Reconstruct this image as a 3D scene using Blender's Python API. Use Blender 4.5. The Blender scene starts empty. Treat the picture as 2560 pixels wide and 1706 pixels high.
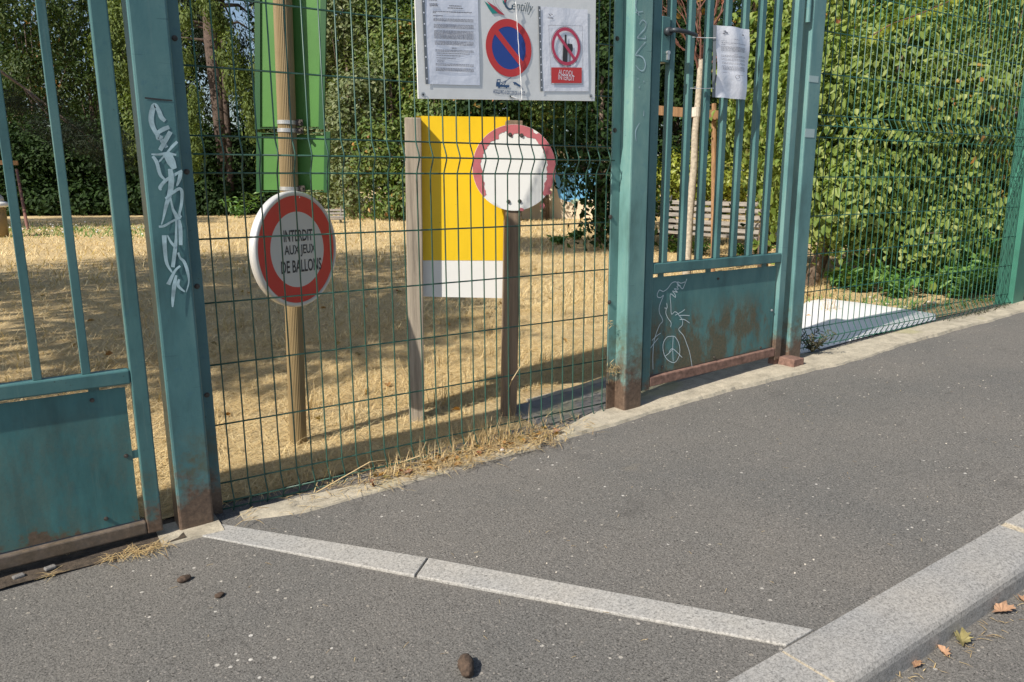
import bpy, math, random
import numpy as np
from mathutils import Vector, Matrix

random.seed(7)
C = bpy.context.scene.collection
PI = math.pi

# ------------------------------------------------------------------ camera
EYE = 1.10
F_PX, PITCH, ROLL, YAW = 1893.45, 0.2065, -0.0044, 0.5830
cp, sp = math.cos(PITCH), math.sin(PITCH)
FW = np.array([math.sin(YAW)*cp, math.cos(YAW)*cp, -sp])
R0 = np.array([math.cos(YAW), -math.sin(YAW), 0.0]); U0 = np.cross(R0, FW)
RT = R0*math.cos(ROLL)+U0*math.sin(ROLL)
UP = -R0*math.sin(ROLL)+U0*math.cos(ROLL)
cam_d = bpy.data.cameras.new('camera'); cam = bpy.data.objects.new('camera', cam_d); C.objects.link(cam)
cam_d.sensor_width = 36.0; cam_d.lens = F_PX/2560*36; cam_d.clip_start = 0.05; cam_d.clip_end = 500
cam.matrix_world = Matrix(((RT[0], UP[0], -FW[0], 0), (RT[1], UP[1], -FW[1], 0), (RT[2], UP[2], -FW[2], EYE), (0, 0, 0, 1)))
bpy.context.scene.camera = cam

# ------------------------------------------------------------------ world, sun, exposure
SUN_EL = math.radians(42); SUN_OFF = math.radians(9.5)          # sun comes from -X and a little -Y
sun_from = Vector((-math.cos(SUN_OFF)*math.cos(SUN_EL), -math.sin(SUN_OFF)*math.cos(SUN_EL), math.sin(SUN_EL)))
w = bpy.data.worlds.new('World'); bpy.context.scene.world = w; w.use_nodes = True
nt = w.node_tree; bg = nt.nodes['Background']
sky = nt.nodes.new('ShaderNodeTexSky'); sky.sky_type = 'NISHITA'; sky.sun_disc = False
sky.sun_elevation = SUN_EL; sky.sun_rotation = math.atan2(sun_from.x, sun_from.y) % (2*PI)
sky.air_density = 1.0; sky.dust_density = 1.5; sky.ozone_density = 1.0
nt.links.new(sky.outputs[0], bg.inputs[0]); bg.inputs[1].default_value = 0.10
sd = bpy.data.lights.new('sun', 'SUN'); sd.energy = 5.0; sd.angle = math.radians(0.55); sd.color = (1.0, 0.93, 0.82)
so = bpy.data.objects.new('sun', sd); C.objects.link(so)
so.rotation_euler = sun_from.to_track_quat('Z', 'Y').to_euler()
vs = bpy.context.scene.view_settings
vs.view_transform = 'Standard'; vs.look = 'None'; vs.gamma = 1; vs.use_curve_mapping = False; vs.exposure = 0.30

# ------------------------------------------------------------------ placing helpers
def ray(x, y): return FW+RT*((x-1280)/F_PX)-UP*((y-853)/F_PX)
def onY(x, y, Y):
    d = ray(x, y); p = d*(Y/d[1]); return Vector((p[0], p[1], p[2]+EYE))
def depth(x, y, Z):
    d = ray(x, y)*Z; return Vector((d[0], d[1], d[2]+EYE))
def atz(x, y, z):
    d = ray(x, y); t = (z-EYE)/d[2]; return Vector((d[0]*t, d[1]*t, z))
def onplane(x, y, o, n):
    d = Vector(ray(x, y)); c = Vector((0, 0, EYE)); t = (Vector(o)-c).dot(n)/d.dot(n); return c+d*t
GX = [-60, -14, -6, .45, 2.25, 3.45, 5.8, 9, 14, 80]
GZ = [-.55, -.45, -.215, .027, .095, .163, .238, .34, .40, .5]
def zs(X): return float(np.interp(X, GX, GZ))                  # the street slopes up to the right
def sstep(a, b, t):
    t = min(1, max(0, (t-a)/(b-a))); return t*t*(3-2*t)
def zp(X, Y):                                                   # park lawn: nearly flat, tied to the street at the fence
    k = sstep(3.3, 6.5, Y)
    flat = .06+.02*math.sin(X*.5)*math.cos(Y*.4)
    return (zs(X)+.004)*(1-k)+flat*k+.006*math.sin(X*3.1+Y*2.3)
def G(x, y):
    lo, hi = .3, 90
    d = ray(x, y)
    for _ in range(50):
        m = (lo+hi)/2; p = d*m
        z = zp(p[0], p[1]) if p[1] > 2.45 else zs(p[0])
        if p[2]+EYE > z: lo = m
        else: hi = m
    p = d*lo; return Vector((p[0], p[1], p[2]+EYE))

# ------------------------------------------------------------------ object helpers
WL = {}
def thing(name, label, cat, loc, group=None):
    o = bpy.data.objects.new(name, None); C.objects.link(o); o.location = loc; o.empty_display_size = .1
    o['label'] = label; o['category'] = cat
    if group: o['group'] = group
    WL[o] = Vector(loc); return o
def tag(o, label, cat, group=None):
    o['label'] = label; o['category'] = cat
    if group: o['group'] = group
    return o
def structure(o): o['kind'] = 'structure'; return o
def stuff(o): o['kind'] = 'stuff'; return o
class MB:
    def __init__(s): s.v = []; s.f = []
    def add(s, vs, fs):
        b = len(s.v); s.v += [tuple(v) for v in vs]; s.f += [tuple(b+i for i in f) for f in fs]; return s
    def box(s, x0, x1, y0, y1, z0, z1):
        return s.add([(x0,y0,z0),(x1,y0,z0),(x1,y1,z0),(x0,y1,z0),(x0,y0,z1),(x1,y0,z1),(x1,y1,z1),(x0,y1,z1)],
                     [(0,3,2,1),(4,5,6,7),(0,1,5,4),(1,2,6,5),(2,3,7,6),(3,0,4,7)])
    def obox(s, c, ax, h):
        c = Vector(c); a, b, d = [Vector(ax[i]).normalized()*h[i] for i in range(3)]
        P = [c+a*i+b*j+d*k for k in (-1, 1) for (i, j) in ((-1,-1),(1,-1),(1,1),(-1,1))]
        return s.add(P, [(0,3,2,1),(4,5,6,7),(0,1,5,4),(1,2,6,5),(2,3,7,6),(3,0,4,7)])
    def prism(s, pts, ext):
        n = len(pts); e = Vector(ext); P = [Vector(p) for p in pts]
        return s.add(P+[p+e for p in P], [tuple(range(n))[::-1], tuple(range(n, 2*n))]+[(i, (i+1) % n, n+(i+1) % n, n+i) for i in range(n)])
    def tube(s, pts, r, n=6, cap=True):
        P = [Vector(p) for p in pts]; m = len(P)
        rs = r if isinstance(r, (list, tuple)) else [r]*m
        base = len(s.v); ref = None
        for i, p in enumerate(P):
            t = (P[min(i+1, m-1)]-P[max(i-1, 0)]).normalized()
            if ref is None:
                ref = t.orthogonal().normalized()
            ref = (ref-t*ref.dot(t)).normalized(); b = t.cross(ref)
            for k in range(n):
                a = 2*PI*k/n; s.v.append(tuple(p+(ref*math.cos(a)+b*math.sin(a))*rs[i]))
        for i in range(m-1):
            for k in range(n):
                s.f.append((base+i*n+k, base+i*n+(k+1) % n, base+(i+1)*n+(k+1) % n, base+(i+1)*n+k))
        if cap:
            s.f.append(tuple(base+k for k in range(n))[::-1]); s.f.append(tuple(base+(m-1)*n+k for k in range(n)))
        return s
    def cyl(s, c, ax, r, h, n=16):
        c = Vector(c); ax = Vector(ax).normalized(); return s.tube([c-ax*h/2, c+ax*h/2], r, n)
    def poly(s, pts): return s.add(pts, [tuple(range(len(pts)))])
    def build(s, name, mat, parent=None, smooth=False, bevel=0):
        off = WL[parent] if parent else Vector((0, 0, 0))
        me = bpy.data.meshes.new(name); me.from_pydata([(v[0]-off.x, v[1]-off.y, v[2]-off.z) for v in s.v], [], s.f)
        me.materials.append(mat)
        if smooth: me.polygons.foreach_set('use_smooth', [True]*len(me.polygons))
        o = bpy.data.objects.new(name, me); C.objects.link(o)
        if parent: o.parent = parent
        WL[o] = off
        if bevel:
            m = o.modifiers.new('edge', 'BEVEL'); m.width = bevel; m.segments = 2; m.limit_method = 'ANGLE'
        return o
def sub(parent, name, me, loc):                                 # a child sharing mesh data, at a world place
    o = bpy.data.objects.new(name, me); C.objects.link(o); o.parent = parent
    o.location = Vector(loc)-WL[parent]; WL[o] = Vector(loc); return o
def bulk(name, V, Fc, mat, parent=None, smooth=False):          # numpy arrays to one mesh; Fc is n x k
    off = np.array(WL[parent]) if parent else np.zeros(3)
    V = (np.asarray(V, dtype=np.float64)-off).astype(np.float32); Fc = np.asarray(Fc, dtype=np.int32)
    me = bpy.data.meshes.new(name); me.vertices.add(len(V)); me.vertices.foreach_set('co', V.ravel())
    n, k = Fc.shape; me.loops.add(n*k); me.loops.foreach_set('vertex_index', Fc.ravel())
    me.polygons.add(n); me.polygons.foreach_set('loop_start', np.arange(0, n*k, k, dtype=np.int32))
    me.polygons.foreach_set('loop_total', np.full(n, k, dtype=np.int32))
    me.update(calc_edges=True); me.materials.append(mat)
    if smooth: me.polygons.foreach_set('use_smooth', np.ones(n, dtype=bool))
    o = bpy.data.objects.new(name, me); C.objects.link(o)
    if parent: o.parent = parent
    WL[o] = Vector(off); return o

# ------------------------------------------------------------------ materials
def newmat(name):
    m = bpy.data.materials.new(name); m.use_nodes = True
    return m, m.node_tree, m.node_tree.nodes['Principled BSDF']
def N(nt, typ, **kw):
    n = nt.nodes.new(typ)
    for k, v in kw.items():
        if k in n.inputs: n.inputs[k].default_value = v
        else: setattr(n, k, v)
    return n
def ramp(nt, src, stops, interp='LINEAR'):
    r = nt.nodes.new('ShaderNodeValToRGB'); r.color_ramp.interpolation = interp
    e = r.color_ramp.elements
    while len(e) < len(stops): e.new(.5)
    for i, (p, c) in enumerate(stops):
        e[i].position = p; e[i].color = (c, c, c, 1) if isinstance(c, (int, float)) else (*c, 1)
    nt.links.new(src, r.inputs[0]); return r.outputs[0]
def mixc(nt, fac, a, b, mode='MIX'):
    m = nt.nodes.new('ShaderNodeMix'); m.data_type = 'RGBA'; m.blend_type = mode
    for s, v in ((m.inputs['Factor'], fac), (m.inputs['A'], a), (m.inputs['B'], b)):
        if isinstance(v, (int, float)): s.default_value = v
        elif isinstance(v, tuple): s.default_value = (*v, 1)
        else: nt.links.new(v, s)
    return m.outputs['Result']
def math_(nt, op, a, b=None, clamp=False):
    m = nt.nodes.new('ShaderNodeMath'); m.operation = op; m.use_clamp = clamp
    for i, v in enumerate((a, b)):
        if v is None: continue
        if isinstance(v, (int, float)): m.inputs[i].default_value = v
        else: nt.links.new(v, m.inputs[i])
    return m.outputs[0]
def noise(nt, co, scale, detail=4, rough=.6, out='Fac'):
    n = N(nt, 'ShaderNodeTexNoise', Scale=scale, Detail=detail, Roughness=rough)
    nt.links.new(co, n.inputs['Vector']); return n.outputs[out]
def vor(nt, co, scale, out='Distance'):
    n = N(nt, 'ShaderNodeTexVoronoi', Scale=scale); nt.links.new(co, n.inputs['Vector']); return n.outputs[out]
def coords(nt, scale=(1, 1, 1)):
    t = nt.nodes.new('ShaderNodeTexCoord')
    if scale == (1, 1, 1): return t.outputs['Object']
    m = nt.nodes.new('ShaderNodeMapping'); m.inputs['Scale'].default_value = scale
    nt.links.new(t.outputs['Object'], m.inputs[0]); return m.outputs[0]
def bump(nt, bs, h, strength, dist):
    b = N(nt, 'ShaderNodeBump', Strength=strength, Distance=dist); nt.links.new(h, b.inputs['Height'])
    nt.links.new(b.outputs[0], bs.inputs['Normal'])
def simple(name, col, rough=.6, metal=0, var=.0, vscale=20, bmp=0, bscale=60):
    m, nt, b = newmat(name); b.inputs['Roughness'].default_value = rough; b.inputs['Metallic'].default_value = metal
    co = coords(nt)
    if var:
        c = ramp(nt, noise(nt, co, vscale), [(.3, tuple(x*(1-var) for x in col)), (.7, tuple(min(1, x*(1+var)) for x in col))])
        nt.links.new(c, b.inputs['Base Color'])
    else: b.inputs['Base Color'].default_value = (*col, 1)
    if bmp: bump(nt, b, noise(nt, co, bscale), .5, bmp)
    return m
TEAL = (.066, .168, .178)
def teal(name, rust_h, base=TEAL, patches=0, rust_amt=1.0):
    m, nt, b = newmat(name); co = coords(nt); b.inputs['Roughness'].default_value = .42
    big = noise(nt, coords(nt, (1, 1, .35)), 5, 5, .65)
    c = ramp(nt, big, [(.26, tuple(x*.5 for x in base)), (.48, base), (.72, (base[0]*1.8, base[1]*1.4, base[2]*1.3))])
    blot = ramp(nt, noise(nt, co, 22, 6, .7), [(.58, 0.), (.68, 1.)])
    c = mixc(nt, math_(nt, 'MULTIPLY', blot, .35), c, (base[0]*.55, base[1]*.7, base[2]*.95))
    chips = ramp(nt, noise(nt, co, 120, 3, .6), [(.66, 0.), (.70, 1.)])
    clus = ramp(nt, noise(nt, co, 7, 2, .5), [(.45, 0.), (.62, 1.)])
    c = mixc(nt, math_(nt, 'MULTIPLY', math_(nt, 'MULTIPLY', chips, clus), .8), c, (.035, .055, .05))
    scr = ramp(nt, noise(nt, coords(nt, (9, 9, 160)), 1.0, 2, .5), [(.66, 0.), (.70, 1.)]); scm = ramp(nt, noise(nt, co, 6, 3, .6), [(.5, 0.), (.6, .5)])
    c = mixc(nt, math_(nt, 'MULTIPLY', scr, scm), c, (base[0]*.5, base[1]*.55, base[2]*.6))
    run = ramp(nt, noise(nt, coords(nt, (70, 70, 2.5)), 1.0, 3, .6), [(.60, 0.), (.72, .35)]); c = mixc(nt, run, c, (base[0]*2.1, base[1]*1.35, base[2]*1.25))
    sep = nt.nodes.new('ShaderNodeSeparateXYZ'); nt.links.new(co, sep.inputs[0])
    z = math_(nt, 'ADD', sep.outputs[2], math_(nt, 'MULTIPLY', math_(nt, 'SUBTRACT', noise(nt, co, 9, 6, .7), .5), -.55))
    rm = ramp(nt, math_(nt, 'DIVIDE', z, max(rust_h, .001)*2), [(.35, 1.), (.62, 0.)])
    alg = ramp(nt, math_(nt, 'DIVIDE', z, max(rust_h, .001)*2), [(.6, 1.), (1., 0.)])
    rust = ramp(nt, noise(nt, co, 60, 6, .75), [(.3, (.06, .042, .032)), (.55, (.135, .092, .066)), (.75, (.23, .165, .12))])
    algn = ramp(nt, noise(nt, co, 11, 6, .7), [(.45, 0.), (.58, 1.)])
    al2 = ramp(nt, math_(nt, 'DIVIDE', z, max(rust_h, .001)*2), [(.6, 1.), (1., .0)])
    c = mixc(nt, math_(nt, 'MULTIPLY', math_(nt, 'MULTIPLY', alg, algn), .75), c, (.10, .10, .055))
    c = mixc(nt, math_(nt, 'MULTIPLY', rm, rust_amt), c, rust)
    if patches:
        pm = ramp(nt, noise(nt, coords(nt, (1, 1, .45)), 6.5, 8, .72), [(.44, 0.), (.54, 1.)])
        lo = ramp(nt, math_(nt, 'ADD', sep.outputs[2], math_(nt, 'MULTIPLY', noise(nt, coords(nt, (1, 1, .3)), 14, 4, .6), -.15)), [(.28, 1.), (.40, 0.)])
        pm = math_(nt, 'MULTIPLY', math_(nt, 'MULTIPLY', pm, lo), patches)
        c = mixc(nt, pm, c, ramp(nt, noise(nt, co, 90, 5, .8), [(.3, (.055, .065, .04)), (.6, (.135, .105, .06))]))
    nt.links.new(c, b.inputs['Base Color'])
    bump(nt, b, noise(nt, co, 45, 6, .7), .35, .0015)
    return m
def leafmat(name, cols, rough=.45, trans=.25, spec=.5):
    m, nt, b = newmat(name); g = nt.nodes.new('ShaderNodeNewGeometry')
    c = ramp(nt, g.outputs['Random Per Island'], [(i/(len(cols)-1) if len(cols) > 1 else 0, x) for i, x in enumerate(cols)])
    nt.links.new(c, b.inputs['Base Color']); b.inputs['Roughness'].default_value = rough
    b.inputs['Specular IOR Level'].default_value = spec
    t = nt.nodes.new('ShaderNodeBsdfTranslucent'); nt.links.new(mixc(nt, 1.0, c, (1.3, 1.35, .6), 'MULTIPLY'), t.inputs[0])
    mx = nt.nodes.new('ShaderNodeMixShader'); mx.inputs[0].default_value = trans
    nt.links.new(b.outputs[0], mx.inputs[1]); nt.links.new(t.outputs[0], mx.inputs[2])
    nt.links.new(mx.outputs[0], nt.nodes['Material Output'].inputs[0]); return m

# asphalt
def asphalt(name, base):
    m, nt, b = newmat(name); co = coords(nt); b.inputs['Roughness'].default_value = .85
    b.inputs['Specular IOR Level'].default_value = .25
    fine = noise(nt, co, 380, 4, .75); med = noise(nt, co, 165, 3, .6)
    v = math_(nt, 'ADD', math_(nt, 'MULTIPLY', fine, .6), math_(nt, 'MULTIPLY', med, .4))
    c = ramp(nt, v, [(.38, tuple(x*.45 for x in base)), (.49, base), (.61, tuple(min(1, x*1.6) for x in base))])
    big = noise(nt, co, 1.3, 4, .6)
    c = mixc(nt, .55, c, ramp(nt, big, [(.3, (.76, .80, .82)), (.7, (1.22, 1.18, 1.12))]), 'MULTIPLY')
    stn = ramp(nt, noise(nt, co, 3.2, 6, .72), [(.60, 0.), (.70, .45)]); c = mixc(nt, stn, c, tuple(x*.55 for x in base))
    stn2 = ramp(nt, noise(nt, co, 5.5, 5, .65), [(.66, 0.), (.74, .35)]); c = mixc(nt, stn2, c, (base[0]*1.5, base[1]*1.4, base[2]*1.2))
    vc = N(nt, 'ShaderNodeTexVoronoi', Scale=42.0); nt.links.new(co, vc.inputs['Vector'])
    sepc = nt.nodes.new('ShaderNodeSeparateColor'); nt.links.new(vc.outputs['Color'], sepc.inputs[0])
    size = math_(nt, 'MULTIPLY', math_(nt, 'GREATER_THAN', sepc.outputs[0], .80), math_(nt, 'ADD', math_(nt, 'MULTIPLY', sepc.outputs[1], .17), .06))
    sp_ = math_(nt, 'LESS_THAN', vc.outputs['Distance'], size)
    c = mixc(nt, math_(nt, 'MULTIPLY', sp_, .85), c, ramp(nt, sepc.outputs[2], [(0, (.5, .47, .42)), (.5, (.30, .27, .23)), (1, (.62, .6, .56))]))
    v2 = N(nt, 'ShaderNodeTexVoronoi', Scale=110.0); nt.links.new(co, v2.inputs['Vector'])
    s2 = nt.nodes.new('ShaderNodeSeparateColor'); nt.links.new(v2.outputs['Color'], s2.inputs[0])
    sp2 = math_(nt, 'MULTIPLY', math_(nt, 'GREATER_THAN', s2.outputs[0], .86), math_(nt, 'LESS_THAN', v2.outputs['Distance'], .30))
    c = mixc(nt, math_(nt, 'MULTIPLY', sp2, .6), c, (.34, .31, .28))
    nt.links.new(c, b.inputs['Base Color'])
    pit = ramp(nt, noise(nt, co, 210, 2, .5), [(.30, .25), (.40, 1.)]); c = mixc(nt, 1.0, c, pit, 'MULTIPLY'); nt.links.new(c, b.inputs['Base Color'])
    h = math_(nt, 'ADD', v, math_(nt, 'MULTIPLY', vor(nt, co, 170), .35))
    bump(nt, b, h, .85, .004); return m
M_ASPH = asphalt('pavement_asphalt', (.153, .146, .137))
M_ROAD = asphalt('road_asphalt', (.155, .148, .139))
def granite(name, base):
    m, nt, b = newmat(name); co = coords(nt); b.inputs['Roughness'].default_value = .75
    f = math_(nt, 'ADD', math_(nt, 'MULTIPLY', noise(nt, co, 240, 3, .7), .55), math_(nt, 'MULTIPLY', noise(nt, co, 110, 3, .7), .45))
    c = ramp(nt, f, [(.36, tuple(x*.40 for x in base)), (.47, tuple(x*.86 for x in base)), (.6, tuple(min(1, x*1.25) for x in base))])
    c = mixc(nt, .5, c, ramp(nt, noise(nt, co, 3.5, 4, .6), [(.3, (.8, .84, .9)), (.7, (1.15, 1.1, 1.03))]), 'MULTIPLY')
    nt.links.new(c, b.inputs['Base Color']); bump(nt, b, f, .4, .002); return m
M_GRAN = granite('granite_light', (.355, .345, .325)); M_KERB = granite('granite_kerb', (.305, .298, .285))
M_GRANJ = granite('kerb_mortar', (.47, .41, .31))
def concrete(name, base):
    m, nt, b = newmat(name); co = coords(nt); b.inputs['Roughness'].default_value = .9
    f = noise(nt, co, 14, 8, .7)
    c = ramp(nt, f, [(.3, tuple(x*.62 for x in base)), (.55, base), (.75, tuple(min(1, x*1.25) for x in base))])
    c = mixc(nt, .5, c, ramp(nt, noise(nt, co, 130, 4, .7), [(.3, .6), (.6, 1.15)]), 'MULTIPLY')
    yl = ramp(nt, noise(nt, co, 2.1, 3, .6), [(.58, 0.), (.68, .5)])
    c = mixc(nt, yl, c, (.36, .34, .16))
    nt.links.new(c, b.inputs['Base Color']); bump(nt, b, noise(nt, co, 50, 8, .75), .8, .006); return m
M_SILL = concrete('sill_concrete', (.43, .385, .30))
M_SLAB = concrete('threshold_concrete', (.22, .21, .20))
def lawn():
    m, nt, b = newmat('dry_lawn'); co = coords(nt); b.inputs['Roughness'].default_value = .95
    b.inputs['Specular IOR Level'].default_value = .1
    st = math_(nt, 'ADD', math_(nt, 'MULTIPLY', noise(nt, coords(nt, (1, 3, 1)), 70, 5, .8), .6), math_(nt, 'MULTIPLY', noise(nt, coords(nt, (3, 1.5, 1)), 22, 6, .8), .4))
    c = ramp(nt, st, [(.36, (.24, .17, .09)), (.47, (.56, .42, .22)), (.60, (.84, .68, .40))])
    dirt = ramp(nt, noise(nt, co, 1.6, 5, .65), [(.55, 0.), (.68, .55)])
    c = mixc(nt, dirt, c, ramp(nt, noise(nt, co, 40, 5, .7), [(.3, (.18, .13, .085)), (.7, (.38, .28, .18))]))
    far = N(nt, 'ShaderNodeSeparateXYZ'); nt.links.new(co, far.inputs[0])
    nt.links.new(c, b.inputs['Base Color']); bump(nt, b, st, 1., .02); return m
M_LAWN = lawn()
M_SOIL = simple('dark_soil', (.06, .045, .032), .95, var=.5, vscale=30, bmp=.02, bscale=50)
M_STRAW = leafmat('straw', [(.62, .47, .24), (.44, .30, .14), (.72, .58, .33), (.26, .16, .08), (.64, .50, .26)], .7, .15, .25)
M_STRAW2 = leafmat('straw_mat', [(.80, .62, .33), (.60, .45, .23), (.88, .74, .45), (.44, .32, .17), (.84, .67, .37)], .8, .15, .15)
M_LGREEN = leafmat('hedge_leaf', [(.09, .15, .03), (.17, .24, .05), (.24, .30, .07), (.12, .19, .035), (.33, .37, .12), (.19, .26, .055), (.14, .21, .04)], .5, .28, .35)
M_LDARK = leafmat('dark_leaf', [(.012, .026, .009), (.02, .042, .012), (.036, .068, .018), (.016, .034, .010)], .6, .15, .1)  # darker than real leaves: deep shade under the trees is put into the colour
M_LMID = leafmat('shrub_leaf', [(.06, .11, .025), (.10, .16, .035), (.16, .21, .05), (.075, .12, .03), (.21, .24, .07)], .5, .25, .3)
M_LOLIVE = leafmat('olive_leaf', [(.11, .15, .06), (.15, .19, .08), (.20, .23, .11), (.12, .155, .06), (.25, .27, .14)], .5, .25, .3)
M_LDULL = leafmat('shaded_shrub_leaf', [(.022, .045, .012), (.04, .072, .016), (.075, .105, .025), (.03, .055, .014)], .55, .2, .2)  # shrub leaf copy darkened so its colour carries the back-left shade
M_LYEL = leafmat('yellow_leaf', [(.24, .29, .04), (.31, .35, .05), (.38, .40, .07), (.20, .25, .04)], .45, .3)
M_LAUT = leafmat('autumn_leaf', [(.30, .13, .035), (.42, .22, .05), (.22, .18, .05), (.35, .10, .05)], .5, .25)
M_NEED = leafmat('spruce_needle', [(.07, .105, .03), (.11, .155, .04), (.155, .20, .05), (.085, .12, .03)], .6, .25, .2)
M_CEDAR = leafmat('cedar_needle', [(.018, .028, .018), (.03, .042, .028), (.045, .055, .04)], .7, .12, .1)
M_WEED = leafmat('weed_leaf', [(.08, .18, .035), (.12, .24, .05), (.17, .28, .07)], .5, .25)
M_WDARK = leafmat('dead_weed', [(.05, .055, .03), (.09, .08, .05), (.06, .08, .03)], .8, .1)
M_FLOW = simple('petal', (.8, .8, .78), .6)
M_BARK = simple('bark', (.13, .095, .07), .9, var=.5, vscale=18, bmp=.02, bscale=25)
M_SBARK = simple('pale_bark', (.36, .31, .24), .85, var=.35, vscale=35, bmp=.004, bscale=60)
M_TWIG = simple('red_twig', (.17, .075, .055), .8, var=.3)
M_SHOCK = simple('shrub_core', (.012, .018, .008), .95)
M_TEALP = teal('teal_post', .17); M_TEALC = teal('teal_post_faded', .22, (.135, .275, .26))
M_TEALR = teal('teal_post_right', .17, (.11, .24, .24))
M_TEALG = teal('teal_gate', .12, (.060, .155, .158)); M_PANEL = teal('teal_panel', .05, (.052, .165, .168), .3)
M_PANEL2 = teal('teal_panel_stained', .10, (.065, .175, .175), .9)
M_RUST = simple('rusted_rail', (.19, .11, .085), .85, var=.45, vscale=40, bmp=.003, bscale=70)
M_GRUST = teal('half_rusted_rail', .34, (.16, .17, .15), 0, .75)
M_WIRE = simple('green_wire', (.026, .085, .062), .38, var=.35, vscale=12)
M_WIRE2 = simple('green_wire_bright', (.026, .105, .075), .38, var=.3, vscale=12)
M_GPOST = simple('bright_green_post', (.04, .17, .12), .45, var=.2, vscale=4)
M_BOLT = simple('rusty_bolt', (.10, .085, .075), .6, .5, var=.4, vscale=60)
M_STEEL = simple('galvanised', (.62, .62, .62), .35, .75, var=.15)
M_ALU = simple('aluminium_rim', (.66, .66, .66), .42, .35)
M_TAN = simple('tan_pole', (.25, .182, .09), .5, var=.12, vscale=6)
M_GSIGN = simple('sign_green', (.078, .215, .047), .42, var=.12, vscale=5)
M_GSIGND = simple('sign_green_shade', (.018, .085, .025), .45)  # sign green darkened: shade on the folded edges is painted in
def wood(name, col, sc=(60, 60, 3)):
    m, nt, b = newmat(name); b.inputs['Roughness'].default_value = .9
    f = noise(nt, coords(nt, sc), 1.0, 6, .7)
    c = ramp(nt, f, [(.3, tuple(x*.5 for x in col)), (.5, col), (.7, tuple(min(1, x*1.35) for x in col))])
    nt.links.new(c, b.inputs['Base Color']); bump(nt, b, f, .6, .003); return m
M_WOOD = wood('grey_weathered_wood', (.34, .29, .23)); M_WOODB = wood('brown_weathered_wood', (.20, .145, .10))
M_BWOOD = wood('bench_wood', (.26, .235, .205), (30, 4, 60)); M_STAKE = wood('stake_wood', (.30, .17, .085))
M_YEL = simple('yellow_board', (.84, .55, .012), .5, var=.04, vscale=3)
def board_mat(name, base):
    m, nt, b = newmat(name); co = coords(nt); b.inputs['Roughness'].default_value = .45
    d = ramp(nt, noise(nt, co, 3.0, 6, .7), [(.45, 0.), (.75, .30)]); sp1 = ramp(nt, noise(nt, co, 70, 3, .5), [(.73, 0.), (.76, .7)])
    run = ramp(nt, noise(nt, coords(nt, (60, 60, 2)), 1.0, 4, .6), [(.56, 0.), (.75, .22)])
    c = mixc(nt, d, base, tuple(x*.72 for x in base)); c = mixc(nt, run, c, tuple(x*.7 for x in base)); c = mixc(nt, sp1, c, (.12, .09, .04))
    nt.links.new(c, b.inputs['Base Color']); return m
M_YEL = board_mat('yellow_board_dirty', (.86, .57, .012))
M_WHT = simple('white_board', (.80, .80, .78), .5, var=.04, vscale=3)
M_WHTP = simple('white_plastic', (.86, .86, .86), .4)
M_BAN = simple('banner_plastic', (.80, .81, .80), .35, var=.07, vscale=7, bmp=.002, bscale=9)
M_PAPER = simple('paper', (.76, .80, .90), .28, var=.05, vscale=9, bmp=.006, bscale=11)
M_PAPER2 = simple('paper_plain', (.84, .86, .93), .3, var=.04, vscale=9, bmp=.006, bscale=14)
M_INK = simple('black_ink', (.04, .04, .045), .6); M_GREYINK = simple('grey_ink', (.20, .21, .25), .6)
M_STRIP = simple('binder_strip', (.16, .18, .20), .35)
M_RED = simple('sign_red', (.58, .045, .035), .4, var=.06, vscale=6); M_BLUE = simple('sign_blue', (.025, .07, .32), .35)
M_REDP = simple('print_red', (.62, .05, .05), .45); M_PINK = simple('print_pink', (.55, .06, .12), .45)
M_PNK = simple('faded_red', (.52, .15, .17), .5, var=.15, vscale=12)
M_SWHT = simple('sign_white', (.56, .56, .54), .45); M_TEALPR = simple('print_teal', (.03, .30, .27), .5)
M_SPRAY = simple('white_spray', (.36, .50, .54), .6, var=.35, vscale=26)
M_CHALK = simple('white_chalk', (.62, .72, .75), .8)
M_POO = simple('dry_dung', (.075, .05, .035), .95, var=.5, vscale=90, bmp=.006, bscale=120)
M_LEAFB = simple('dry_leaf_orange', (.34, .205, .125), .75, var=.35, vscale=40)
M_LEAFG = simple('dry_leaf_green', (.22, .19, .08), .75, var=.4, vscale=40)
M_STONE = simple('pale_stone', (.55, .50, .43), .85, var=.2)
M_DARK = simple('dark_iron', (.03, .03, .03), .6); M_CREAM = simple('cream_wall', (.66, .56, .42), .9, var=.1, vscale=2)
M_SKYB = simple('mural_blue', (.12, .36, .62), .7, var=.1, vscale=3); M_MGRN = simple('mural_green', (.35, .48, .38), .7)
M_LAMP = simple('black_handle', (.05, .06, .07), .45, .3)
M_TAPE = simple('tape_residue', (.38, .50, .50), .7)

# ------------------------------------------------------------------ ground
def sheet(name, xs, ys, zf, mat):
    V = []; Fs = []
    for y in ys:
        for x in xs: V.append((x, y, zf(x, y)))
    n = len(xs)
    for j in range(len(ys)-1):
        for i in range(n-1): Fs.append((j*n+i, j*n+i+1, (j+1)*n+i+1, (j+1)*n+i))
    me = bpy.data.meshes.new(name); me.from_pydata(V, [], Fs); me.materials.append(mat)
    me.polygons.foreach_set('use_smooth', [True]*len(me.polygons))
    o = bpy.data.objects.new(name, me); C.objects.link(o); WL[o] = Vector((0, 0, 0)); return structure(o)
XS = [-150, -60, -30, -14, -10]+[-6+.25*i for i in range(84)]+[16, 20, 30, 60, 150]
pav = sheet('pavement', XS, [.94, 1.2, 1.6, 2.0, 2.3, 2.56], lambda x, y: zs(x)+.003*math.sin(x*2.1)*math.sin(y*3), M_ASPH)
road = sheet('road', XS, [-120, -30, -8, -3, 0, .5, .82], lambda x, y: zs(x)-.072, M_ROAD)
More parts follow.
